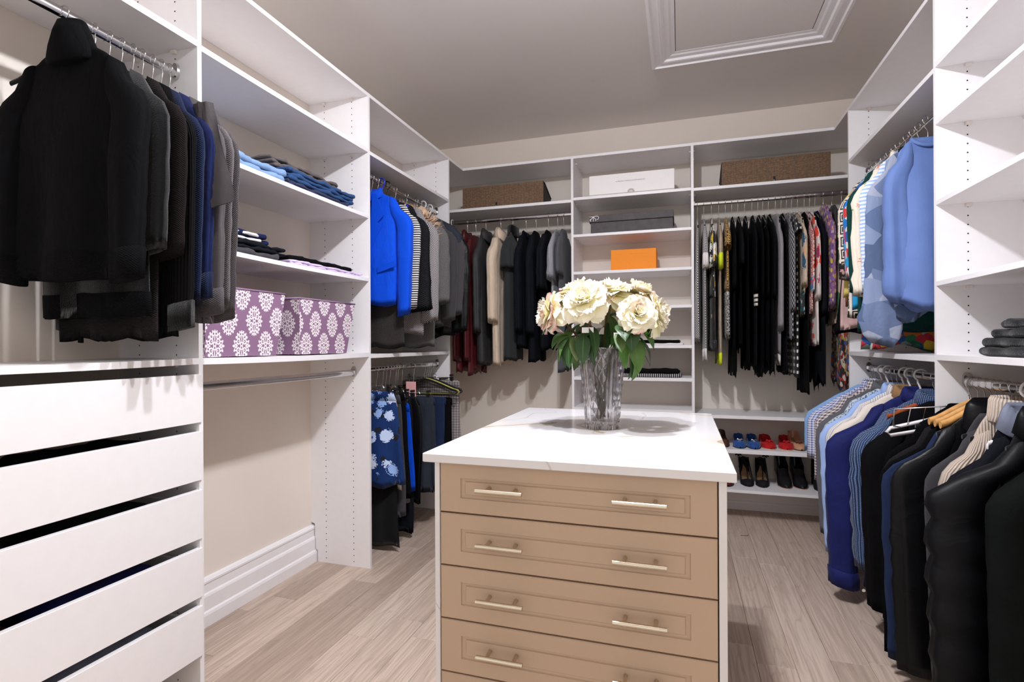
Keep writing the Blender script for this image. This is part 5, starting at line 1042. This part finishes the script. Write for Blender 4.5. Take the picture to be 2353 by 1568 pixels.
# ------------------------------------------------------------------ shoes
M['blue_suede'] = plain('blue_suede', (.018, .07, .26), .8, .2, sheen=.2, var=.2, scale=40); M['red_suede'] = plain('red_suede', (.42, .008, .010), .7, .25, sheen=.1, var=.15, scale=40); M['nude_patent'] = plain('nude_patent', (.55, .28, .17), .2, .5); M['black_patent'] = plain('black_leather', (.008, .008, .010), .28, .5); M['black_suede'] = plain('black_suede', (.012, .011, .014), .7, .2); M['tan_insole'] = plain('tan_insole', (.30, .18, .09), .7, .3); M['dark_insole'] = plain('dark_insole', (.10, .045, .03), .7, .3); M['sole'] = plain('black_sole', (.012, .011, .011), .6, .3); M['tan_sole'] = plain('pale_sole', (.55, .36, .26), .6, .3); M['brown_leather'] = plain('brown_leather', (.085, .035, .02), .4, .4)
def shoe(label, x, y, z, rz, mat, insole='tan_insole', heel=.0, kind='flat', sole='sole', group=None, L=.245, wscale=1.0, bow=None, name='shoe'):
    g = thing(name, label, 'shoe', (x, y, z), rz, group); n = 22; prof = []
    S_ = np.linspace(0, 1, n); w = np.interp(S_, (0, .04, .12, .28, .42, .62, .85, .95, 1), (.004, .018, .029, .039, .037, .029, .030, .024, .008))*wscale
    hs = heel*np.array([float(ss(.30, .92, s)) for s in S_])+.004
    toe_h = np.interp(S_, (0, .05, .15, .30, .36), (.008, .020, .030, .038, .040)); wall = np.interp(S_, (0, .3, .36, .55, .8, 1), (.03, .038, .026, .026, .046, .058))
    vl = .30
    if kind == 'bootie': toe_h = np.interp(S_, (0, .05, .15, .35, .55), (.010, .024, .034, .062, .105)); wall = np.interp(S_, (0, .5, .56, .7, 1), (.04, .09, .100, .105, .112)); vl = .52
    if kind == 'strap': vl = .26; wall = np.interp(S_, (0, .26, .34, .55, .75, 1), (.03, .034, .008, .006, .030, .060))
    b = MB(); rows = []
    for i in range(n):
        s, W_, y_ = S_[i], w[i], S_[i]*L; z0 = hs[i]
        if s <= vl or s > .965:
            h = toe_h[i] if s <= vl else wall[i]; q = [(-1, 0), (-1.0, .42), (-.86, .74), (-.6, .92), (-.3, .99), (0, 1), (.3, .99), (.6, .92), (.86, .74), (1.0, .42), (1, 0)]
        else:
            h = wall[i]; q = [(-1, 0), (-1.03, .5), (-.98, 1), (-.90, 1.0), (-.86, .5), (0, .08), (.86, .5), (.90, 1.0), (.98, 1), (1.03, .5), (1, 0)]
        rows.append([(a*W_, y_, z0+c*h) for a, c in q])
    b.grid(rows); b.add(rows[-1], [tuple(range(11))]); o = b.build('upper', M[mat], g, smooth=True, auto=55)
    b = MB(); rows = []
    for i in range(n):
        if S_[i] < vl-.04: continue
        rows.append([(a*w[i]*.86, S_[i]*L-.002, hs[i]+.006) for a in (-1, -.5, 0, .5, 1)])
    b.grid(rows); b.build('insole', M[insole], g, smooth=True)
    b = MB(); rows = [[(-w[i]*1.05, S_[i]*L, hs[i]-.004), (w[i]*1.05, S_[i]*L, hs[i]-.004), (w[i]*1.05, S_[i]*L, hs[i]+.001), (-w[i]*1.05, S_[i]*L, hs[i]+.001)] for i in range(n)]
    b.grid(rows, closed=True); b.add(rows[0], [(0, 1, 2, 3)]); b.add(rows[-1], [(3, 2, 1, 0)]); o = b.build('sole', M[sole], g); outward(o.data)
    hh = max(heel, .012); r0, r1 = (.022, .010) if heel > .05 else (.027, .026); b = MB(); rr = []
    for t_ in np.linspace(0, 1, 5):
        r_ = r0+(r1-r0)*t_**.7; rr.append([(r_*math.cos(2*PI*k_/12), L*.90+r_*.9*math.sin(2*PI*k_/12), (hh+.002)*(1-t_)+.0) for k_ in range(12)])
    b.grid(rr, closed=True); b.add(rr[-1], [tuple(range(12))]); o = b.build('heel', M[sole if heel < .05 else mat], g, smooth=True, auto=60); outward(o.data)
    if kind == 'strap':
        b = MB(); b.tube([(0, .06, hs[6]+.034), (.006, .11, hs[10]+.05), (0, .17, hs[15]+.075)], .0035, 6); b.tube([(-.030, .215, hs[19]+.055), (-.024, .17, hs[15]+.085), (0, .155, hs[14]+.095), (.024, .17, hs[15]+.085), (.030, .215, hs[19]+.055)], .0045, 6)
        for s_ in (-1, 1): b.tube([(s_*.035, .065, .02), (s_*.034, .13, hs[11]+.03), (s_*.029, .21, hs[19]+.05)], .004, 6)
        b.build('strap', M[mat], g, smooth=True)
    if bow:
        b = MB(); bx, by, bz = bow[1:]; b.tube([(bx-.020, by, bz-.004), (bx-.012, by, bz+.004), (bx, by, bz), (bx+.012, by, bz+.004), (bx+.020, by, bz-.004)], [.003, .007, .004, .007, .003], 8); b.tube([(bx, by-.003, bz), (bx-.006, by-.012, bz-.010)], .0028, 6); b.tube([(bx, by-.003, bz), (bx+.007, by-.012, bz-.010)], .0028, 6); b.build('bow', M[bow[0]], g, smooth=True)
    return g
for i, x in enumerate((.355, .442)): shoe(['blue suede loafer with a metal bit, left of its pair', 'blue suede loafer with a metal bit, right of its pair'][i], x, 3.652, .4722, -.03+.03*i, 'blue_suede', kind='flat', group='blue loafers', bow=('chrome', 0, .068, .045), wscale=1.02, name='loafer')
for i, x in enumerate((.533, .625)): shoe(['red suede ballet flat with a bow, left of its pair', 'red suede ballet flat with a bow, right of its pair'][i], x, 3.662, .4722, .05-.12*i, 'red_suede', 'dark_insole', group='red flats', sole='tan_sole', bow=('red_suede', 0, .060, .046), wscale=1.12, name='ballet_flat')
for i, x in enumerate((.708, .800)): shoe(['nude patent pump beside the red flats', 'nude patent pump half hidden by the blue shirt'][i], x, 3.676, .4722, .06-.08*i, 'nude_patent', group='nude pumps', heel=.03, sole='sole', bow=('brown_leather', 0, .055, .042), wscale=1.05, name='pump')
shoe('brown leather shoe half hidden behind the island countertop', .262, 3.665, .4722, .05, 'brown_leather', 'dark_insole', heel=.02, name='loafer')
for i, x in enumerate((.413, .496)): shoe(['black strappy high heel with a side bow, left of its pair', 'black strappy high heel with a side bow, right of its pair'][i], x, 3.716, .2182, .06-.10*i, 'black_suede', heel=.085, kind='strap', group='black strap heels', bow=('black_suede', -.034+.066*i, .20, .165), name='high_heel')
for i, x in enumerate((.636, .727)): shoe(['black leather ankle bootie, left of its pair', 'black leather ankle bootie, right of its pair'][i], x, 3.722+.012*i, .2182, .07-.02*i, 'black_patent', heel=.075, kind='bootie', group='black booties', sole='tan_sole', wscale=1.06, name='ankle_boot')
shoe('dark grey suede boot half hidden behind the hanging shirts', .835, 3.70, .2182, .0, 'black_suede', heel=.05, kind='bootie', name='ankle_boot')
shoe('dark burgundy shoe just visible past the island corner', .285, 3.68, .2182, .0, 'burgundy_leather', heel=.02, name='pump')
# ------------------------------------------------------------------ vase and flowers
k = NM('cut_glass', .02, .5, trans=1.0, ior=1.42); k.col((.99, .985, .99))
tr = k.n('ShaderNodeBsdfTransparent'); tr.inputs[0].default_value = (.96, .95, .96, 1); mx = k.n('ShaderNodeMixShader'); mx.inputs[0].default_value = .74
k.t.links.new(tr.outputs[0], mx.inputs[1]); k.t.links.new(k.b.outputs[0], mx.inputs[2]); k.t.links.new(mx.outputs[0], k.t.nodes['Material Output'].inputs['Surface']); M['glass'] = k.m
vx, vy, vz = -.227, 1.622, ih
va = thing('flower_vase', 'square cut glass vase holding the peonies on the island', 'vase', (vx, vy, vz+.0005), -.12)
H_ = .240; N_, R_ = 144, 56; rows = []
def sqr(a, h, e=4.2): c, s_ = math.cos(a), math.sin(a); k_ = (abs(c)**e+abs(s_)**e)**(-1/e); return h*k_*c, h*k_*s_
for i in range(R_+1):
    t = i/R_; z_ = H_*t; hw = .0455+.0195*t**1.25; row = []
    for j in range(N_):
        a = 2*PI*j/N_; px, py = sqr(a, hw); s_ = a/(2*PI)*12; d = 0
        if t > .07:
            u_ = s_+t*5.5; v_ = s_-t*5.5; f1 = abs((u_ % 1)-.5)*2; f2 = abs((v_ % 1)-.5)*2; mk = min(1, max(0, (math.cos(4*a)+.75)/1.1)); d = mk*.0062*(min(f1, f2)-.5)+(1-mk)*.0014*math.cos(s_*2*PI*3)
        else: d = .002*math.cos(s_*PI*2)
        q = (hw+d)/hw; row.append((px*q, py*q, z_+(.003*abs(math.sin(s_*PI/2)) if i == R_ else 0)))
    rows.append(row)
inner = []
for i in range(13):
    t = 1-i/12*.90; z_ = H_*t; hw = .0405+.0195*t**1.25
    inner.append([(*sqr(2*PI*j/N_, hw, 3.2), z_-(0.0 if i < 12 else 0)) for j in range(N_)])
b = MB(); b.grid(rows+inner, closed=True); b.add(rows[0], [tuple(range(N_-1, -1, -1))]); b.add(inner[-1], [tuple(range(N_))]); o = b.build('vessel', M['glass'], va, smooth=True, auto=12); outward(o.data)
def petal_mesh(name, l, w, tilt, mat, ruf=.10, curl=.6, seed=0):
    r = random.Random(seed); n, m = 8, 7; V = []; uv = []
    for i in range(n+1):
        s = i/n; wd = w*(math.sin(PI*min(1, s*.62+.12))**.8)*(1 if s < .86 else 1-.5*((s-.86)/.14)**2)
        ang = math.radians(tilt)*(1+.35*(s-.5)*curl)
        rr = l*s*math.sin(ang)+.002; hh = l*s*math.cos(ang)-.010*s*s*curl*math.sin(ang)
        for j in range(m+1):
            t = -1+2*j/m; cup = .30*wd*t*t*(1-.3*s); ru_ = ruf*w*s**3*math.sin(7*t+seed+r.uniform(-.6, .6)); V.append((rr-cup*math.cos(ang)*.9, wd*t, hh+cup*math.sin(ang)+ru_)); uv.append((t, s))
    f = [(i*(m+1)+j, i*(m+1)+j+1, (i+1)*(m+1)+j+1, (i+1)*(m+1)+j) for i in range(n) for j in range(m)]
    b = MB(); b.add(V, f); b.uv = uv; return b.mesh(name, mat, True)
def petal_mat(name, base, mid, tip, edge):
    k = NM(name, .6, .25, sheen=.1); u = k.uv(); x, y, z = k.xyz(u); c = k.ramp(y, [(0, base), (.4, mid), (.85, tip), (1, edge)])
    g = k.noise(k.vmul(u, (9, 1.2, 1)), 2.0, 3); k.col(k.mix(k.math('MULTIPLY', g, .22), c, tuple(v*.8 for v in mid))); k.b.inputs['Subsurface Weight'].default_value = .25; k.b.inputs['Subsurface Radius'].default_value = (.01, .008, .005); k.b.inputs['Subsurface Scale'].default_value = .4; return k.m
M['petal'] = petal_mat('cream_petal', (.66, .66, .22), (.90, .86, .58), (.93, .89, .74), (.93, .84, .74)); M['petal_pink'] = petal_mat('pink_edged_petal', (.66, .60, .26), (.88, .78, .58), (.88, .72, .62), (.74, .30, .32)); M['petal_red'] = petal_mat('rose_petal', (.45, .25, .12), (.50, .14, .12), (.48, .06, .09), (.42, .05, .08))
PET = []
for li, (cnt, l, w, tilt, ruf) in enumerate([(5, .030, .012, 10, .25), (7, .042, .018, 22, .28), (8, .052, .022, 42, .22), (8, .060, .027, 64, .16), (7, .064, .031, 88, .10), (4, .060, .026, 112, .08)]):
    PET.append((cnt, [petal_mesh('petal', l, w, tilt, M['petal'], ruf, .6, s_+li*5) for s_ in range(2)], petal_mesh('petal', l, w, tilt, M['petal_pink'], ruf, .6, 40+li), petal_mesh('petal', l*.8, w*.8, tilt, M['petal_red'], ruf, .6, 60+li)))
k = NM('leaf_green', .42, .4); p = k.uv(); x, y, z = k.xyz(p); vein = k.math('LESS_THAN', k.math('ABSOLUTE', x), .06); r = k.n('ShaderNodeObjectInfo').outputs['Random']; k.col(k.mix(k.math('MULTIPLY', vein, .5), k.ramp(r, [(0, (.014, .040, .012)), (.45, (.030, .085, .018)), (.8, (.055, .14, .02)), (1, (.10, .13, .05))]), (.10, .20, .05))); k.b.inputs['Subsurface Weight'].default_value = .1; k.b.inputs['Subsurface Scale'].default_value = .2; M['leaf'] = k.m
k = NM('brown_stem', .6, .3); p = k.coord('POS'); k.col(k.ramp(k.noise(p, 14, 2), [(.35, (.20, .085, .035)), (.65, (.12, .14, .04))])); M['stem'] = k.m
def leaf_mesh(l, w, droop, seed):
    n, m = 10, 4; V = []; uv = []
    for i in range(n+1):
        s = i/n; wd = w*(math.sin(PI*s**.8)**.85)+.0006; a = droop*s; px = l*(math.sin(a)/max(a, 1e-4) if a else 1)*s if False else l*(s-.5*droop*droop*s**3/6); pz = -l*droop*s*s*.5
        for j in range(m+1):
            t = -1+2*j/m; V.append((px, wd*t, pz+.25*wd*abs(t)+.06*w*math.sin(8*s+seed+2*t))); uv.append((t, s))
    b = MB(); b.add(V, [(i*(m+1)+j, i*(m+1)+j+1, (i+1)*(m+1)+j+1, (i+1)*(m+1)+j) for i in range(n) for j in range(m)]); b.uv = uv; me = b.mesh('leaf', M['leaf'], True); return me
LEAF = [leaf_mesh(.078, .019, .5, 1), leaf_mesh(.090, .023, .9, 2), leaf_mesh(.066, .024, 1.3, 3), leaf_mesh(.098, .015, 1.1, 4)]
rf = random.Random(21)
def flower(label, c, nrm, size, lean, opened=1.0, pinks=.08, leaves=6, lz=.62, tagp=False, inner=True):
    c, nrm = Vector(c), Vector(nrm).normalized(); base = Vector((vx+rf.uniform(-.022, .022), vy+rf.uniform(-.022, .022), vz+.03)); g = thing('peony', label, 'flower', base, 0, 'cream peonies in the vase')
    neck = Vector((vx+lean[0], vy+lean[1], vz+.235)); P_ = [base, base.lerp(neck, .5)+Vector((0, 0, .01)), neck, neck.lerp(c, .55)+Vector((0, 0, .015)), c-nrm*.006]
    pts = []
    for i in range(17):
        t = i/16*4; j = min(int(t), 3); f = t-j; p0, p1, p2, p3 = P_[max(j-1, 0)], P_[j], P_[j+1], P_[min(j+2, 4)]
        pts.append(.5*((2*p1)+(p2-p0)*f+(2*p0-5*p1+4*p2-p3)*f*f+(3*p1-p0-3*p2+p3)*f**3))
    MB().tube([q-base for q in pts], .0036, 8).build('stem', M['stem'], g, smooth=True)
    Q = nrm.to_track_quat('Z', 'Y'); ph = rf.uniform(0, 6)
    for li, (cnt, ms, mp, mr) in enumerate(PET):
        if not inner and li in (0,): continue
        for i in range(cnt):
            a = ph+2*PI*(i+.5*(li % 2))/cnt+rf.uniform(-.16, .16); u_ = rf.random(); me = mp if u_ < pinks*(1.5 if li > 2 else .4) else (mr if (u_ < pinks*1.35 and li > 3) else ms[i % 2])
            o = link('petal', me, g); o.rotation_mode = 'QUATERNION'; o.rotation_quaternion = Q @ Vector((0, 0, 1)).rotation_difference(Vector((0, 0, 1))) @ Matrix.Rotation(a, 3, 'Z').to_quaternion() @ Matrix.Rotation(rf.uniform(-.12, .12)*opened, 3, 'Y').to_quaternion(); s_ = size*rf.uniform(.92, 1.08); o.scale = (s_, s_, s_*rf.uniform(.95, 1.1)); o.location = c-base-nrm*.004*(5-li)*0
    for i in range(leaves):
        t = rf.uniform(.52, .86); p_ = pts[int(t*16)]; out = Vector((p_.x-vx, p_.y-vy, 0)); ang = math.atan2(out.y, out.x)+rf.uniform(-1.1, 1.1); o = link('leaf', LEAF[rf.randrange(4)], g); o.rotation_euler = (rf.uniform(-.4, .4), rf.uniform(-.15, .75), ang); o.location = p_-base; s_ = rf.uniform(.75, 1.15); o.scale = (s_, s_, s_)
    if tagp:
        b = MB(); q = pts[11]-base; b.box(q.x-.022, q.x+.012, q.y-.016, q.y-.015, q.z-.022, q.z-.006); b.build('paper_tag', M['box_white'], g)
    return g
FL = [('pink tinged cream peony hanging out lowest at the left of the bouquet', (-.372, 1.57, 1.236), (-.9, -.45, .12), 1.02, (-.045, -.01), .35, 5), ('small cream peony behind the lowest left one', (-.352, 1.64, 1.276), (-.7, .1, .6), .72, (-.04, .02), .3, 2), ('large cream peony facing forward at the centre left of the bouquet', (-.262, 1.535, 1.266), (-.15, -.75, .62), 1.12, (-.02, -.04), .06, 5), ('wide cream peony at the top centre of the bouquet', (-.195, 1.60, 1.288), (.05, -.25, 1), 1.12, (.01, 0), .06, 3), ('cream peony sticking up at the top right of the bouquet', (-.126, 1.67, 1.294), (.35, .2, .95), .92, (.03, .03), .18, 3), ('cream peony turned outward at the far right of the bouquet', (-.078, 1.635, 1.232), (.95, -.2, .25), 1.05, (.05, .01), .15, 5), ('cupped pale yellow peony in front at the right of the bouquet', (-.118, 1.53, 1.226), (.45, -.85, .35), .90, (.035, -.04), .08, 5), ('cream peony at the top left of the bouquet', (-.305, 1.63, 1.298), (-.4, -.1, .9), 1.02, (-.03, .02), .08, 3), ('cream peony at the back of the bouquet', (-.22, 1.70, 1.262), (.0, .7, .7), 1.02, (0, .04), .08, 4)]
for i, (lb, c, n_, s_, ln, pk, lv) in enumerate(FL): flower(lb, c, n_, s_, ln, 1.0, pk, lv, tagp=i in (2, 6))
# drooping leaf sprays
def spray(label, root, items):
    g = thing('leaf_spray', label, 'foliage', root); r_ = Vector(root); b = MB(); b.tube([Vector((vx, vy, vz+.06))-r_, Vector((vx*.6+r_.x*.4, vy*.6+r_.y*.4, vz+.236))-r_, (0, 0, 0)], .0028, 6); b.build('stem', M['stem'], g, smooth=True)
    for mi, loc, rot, s_ in items: o = link('leaf', LEAF[mi], g); o.location = Vector(loc)-r_; o.rotation_euler = rot; o.scale = (s_,)*3
spray('dark green leaf spray drooping at the right of the vase', (-.135, 1.56, 1.165), [(1, (-.135, 1.56, 1.165), (.1, .9, -.9), 1.15), (3, (-.13, 1.56, 1.16), (.2, 1.25, -.5), 1.2), (3, (-.125, 1.56, 1.15), (0, 1.35, -1.2), 1.1), (1, (-.12, 1.57, 1.165), (-.2, .7, -.2), 1.0), (0, (-.15, 1.55, 1.15), (.3, 1.2, -1.9), 1.0), (3, (-.115, 1.565, 1.135), (.1, 1.4, -.8), 1.05), (2, (-.14, 1.55, 1.19), (0, .5, -1.3), 1.1)])
spray('five fingered leaf spray spreading at the left of the vase', (-.315, 1.555, 1.165), [(1, (-.315, 1.555, 1.165), (0, .5, 3.3), 1.0), (0, (-.315, 1.555, 1.165), (.2, .85, 3.9), 1.05), (1, (-.31, 1.55, 1.165), (0, 1.0, -1.7), 1.0), (0, (-.30, 1.55, 1.165), (0, .9, -1.1), 1.0), (2, (-.315, 1.56, 1.17), (0, -.1, 2.7), 1.1), (2, (-.32, 1.55, 1.14), (.2, .9, 3.6), 1.0), (0, (-.31, 1.545, 1.145), (0, 1.25, -2.2), .9), (1, (-.27, 1.545, 1.17), (0, .9, -1.5), .95)])
# thread scrap on the floor
b = MB(); b.tube([(0, 0, .0012), (.02, .004, .0014), (.036, .002, .0012), (.044, .012, .003), (.043, .02, .002)], .0011, 6); o = b.build('thread', M['hole']); o.location = (.33, 3.42, .0006); tag(o, 'short dark thread lying on the floor before the shoe shelves', 'thread')
# ------------------------------------------------------------------ keep neighbours on one rod from passing through each other
bpy.context.view_layer.update()
def settle(rows, axis, lo_=-9, hi_=9, gap=.0012):
    """rows: garment empties; each is narrowed along the rod so that it ends where its neighbour begins"""
    info = []
    for g in rows:
        ob = [c for c in g.children_recursive if c.type == 'MESH']; lo, hi = 0, 0
        for o in ob:
            if o.name.split('.')[0] not in ('body', 'sleeve', 'skirt', 'leg', 'quilted_sleeve'): continue
            v = np.empty(len(o.data.vertices)*3, np.float32); o.data.vertices.foreach_get('co', v); yv = v[1::3]; lo = min(lo, yv.min()); hi = max(hi, yv.max())
        sg = 1 if axis == 'Y' else 1
        info.append([g, -lo, hi])
    def pos(g): return g.location.y if axis == 'Y' else g.location.x
    flip = abs(math.cos(info[0][0].rotation_euler.z)+1) < .3   # rows turned half round
    info.sort(key=lambda q: pos(q[0])); n = len(info)
    for i, (g, nl, nh) in enumerate(info):
        before, after = (nh, nl) if flip else (nl, nh); info[i] = [g, before, after]
    for i, (g, a, b_) in enumerate(info):
        sa = sb = 1.0
        if i > 0:
            d = pos(g)-pos(info[i-1][0])-gap; tot = a+info[i-1][2]; sa = min(1, d/tot) if tot > 0 else 1
        if i < n-1:
            d = pos(info[i+1][0])-pos(g)-gap; tot = b_+info[i+1][1]; sb = min(1, d/tot) if tot > 0 else 1
        if i == 0: sa = min(1, (pos(g)-lo_-gap)/a)
        if i == n-1: sb = min(1, (hi_-pos(g)-gap)/b_)
        sneg, spos = (sb, sa) if flip else (sa, sb)
        done = set()
        for o in g.children_recursive:
            if o.type != 'MESH' or o.data.name in done: continue
            kd = o.name.split('.')[0]
            if kd in ('fur', 'shawl_flap', 'lapel', 'pocket_flap'): continue
            mn = .5 if kd == 'collar' else .12
            done.add(o.data.name); me = o.data; v = np.empty(len(me.vertices)*3, np.float32); me.vertices.foreach_get('co', v); y = v[1::3]; v[1::3] = np.where(y < 0, y*max(sneg, mn), y*max(spos, mn)); me.vertices.foreach_set('co', v); me.update()
def row(rz, z, extra=lambda g: True):
    return [o for o in bpy.data.objects if o.type == 'EMPTY' and o.get('category') not in (None, 'hanger', 'tag', 'flower', 'closet', 'shoe', 'box') and abs(o.location.z-z) < .02 and abs(((o.rotation_euler.z-rz+PI) % (2*PI))-PI) < .35 and extra(o)]
settle(row(LEFT, rz1, lambda o: o.location.y < 1.4 and o.location.x < -1.4), 'Y', .5, P1-T-.001)
settle(row(LEFT, rz1, lambda o: o.location.y > 2 and o.location.x < -1.4), 'Y', P2, P3-T-.001)
settle(row(LEFT, rzC, lambda o: o.location.x < -1.4), 'Y', P2, P3-T-.001)
settle(row(BACK, rz1, lambda o: o.location.x < -.7), 'X', XL, Q1); settle(row(BACK, rz1, lambda o: o.location.x > 0), 'X', Q2+T, XR)
settle(row(RIGHT, rz1), 'Y', R2, R1-T-.001); settle(row(RIGHT, rz0, lambda o: o.location.y > R2), 'Y', R2, R1-T-.001); settle(row(RIGHT, rz0, lambda o: o.location.y < R2), 'Y', 1.3, R2-T-.001)
# unique hanger labels by order along their rod
ORD = ['first', 'second', 'third', 'fourth', 'fifth', 'sixth', 'seventh', 'eighth', 'ninth', 'tenth', 'eleventh', 'twelfth', 'thirteenth', 'fourteenth', 'fifteenth', 'sixteenth', 'seventeenth', 'eighteenth', 'nineteenth', 'twentieth', 'twenty-first', 'twenty-second', 'twenty-third', 'twenty-fourth', 'twenty-fifth', 'twenty-sixth']
GR = {}
for o in bpy.data.objects:
    if o.get('category') == 'hanger' and 'group' in o: GR.setdefault((o['group'], o['label']), []).append(o)
for (gname, lb), L_ in GR.items():
    if len(L_) < 2: continue
    back = 'back' in gname; L_.sort(key=lambda o: o.location.x if back else o.location.y)
    for i, o in enumerate(L_): o['label'] = '%s, %s from the %s' % (lb, ORD[i], 'left' if back else 'near end')
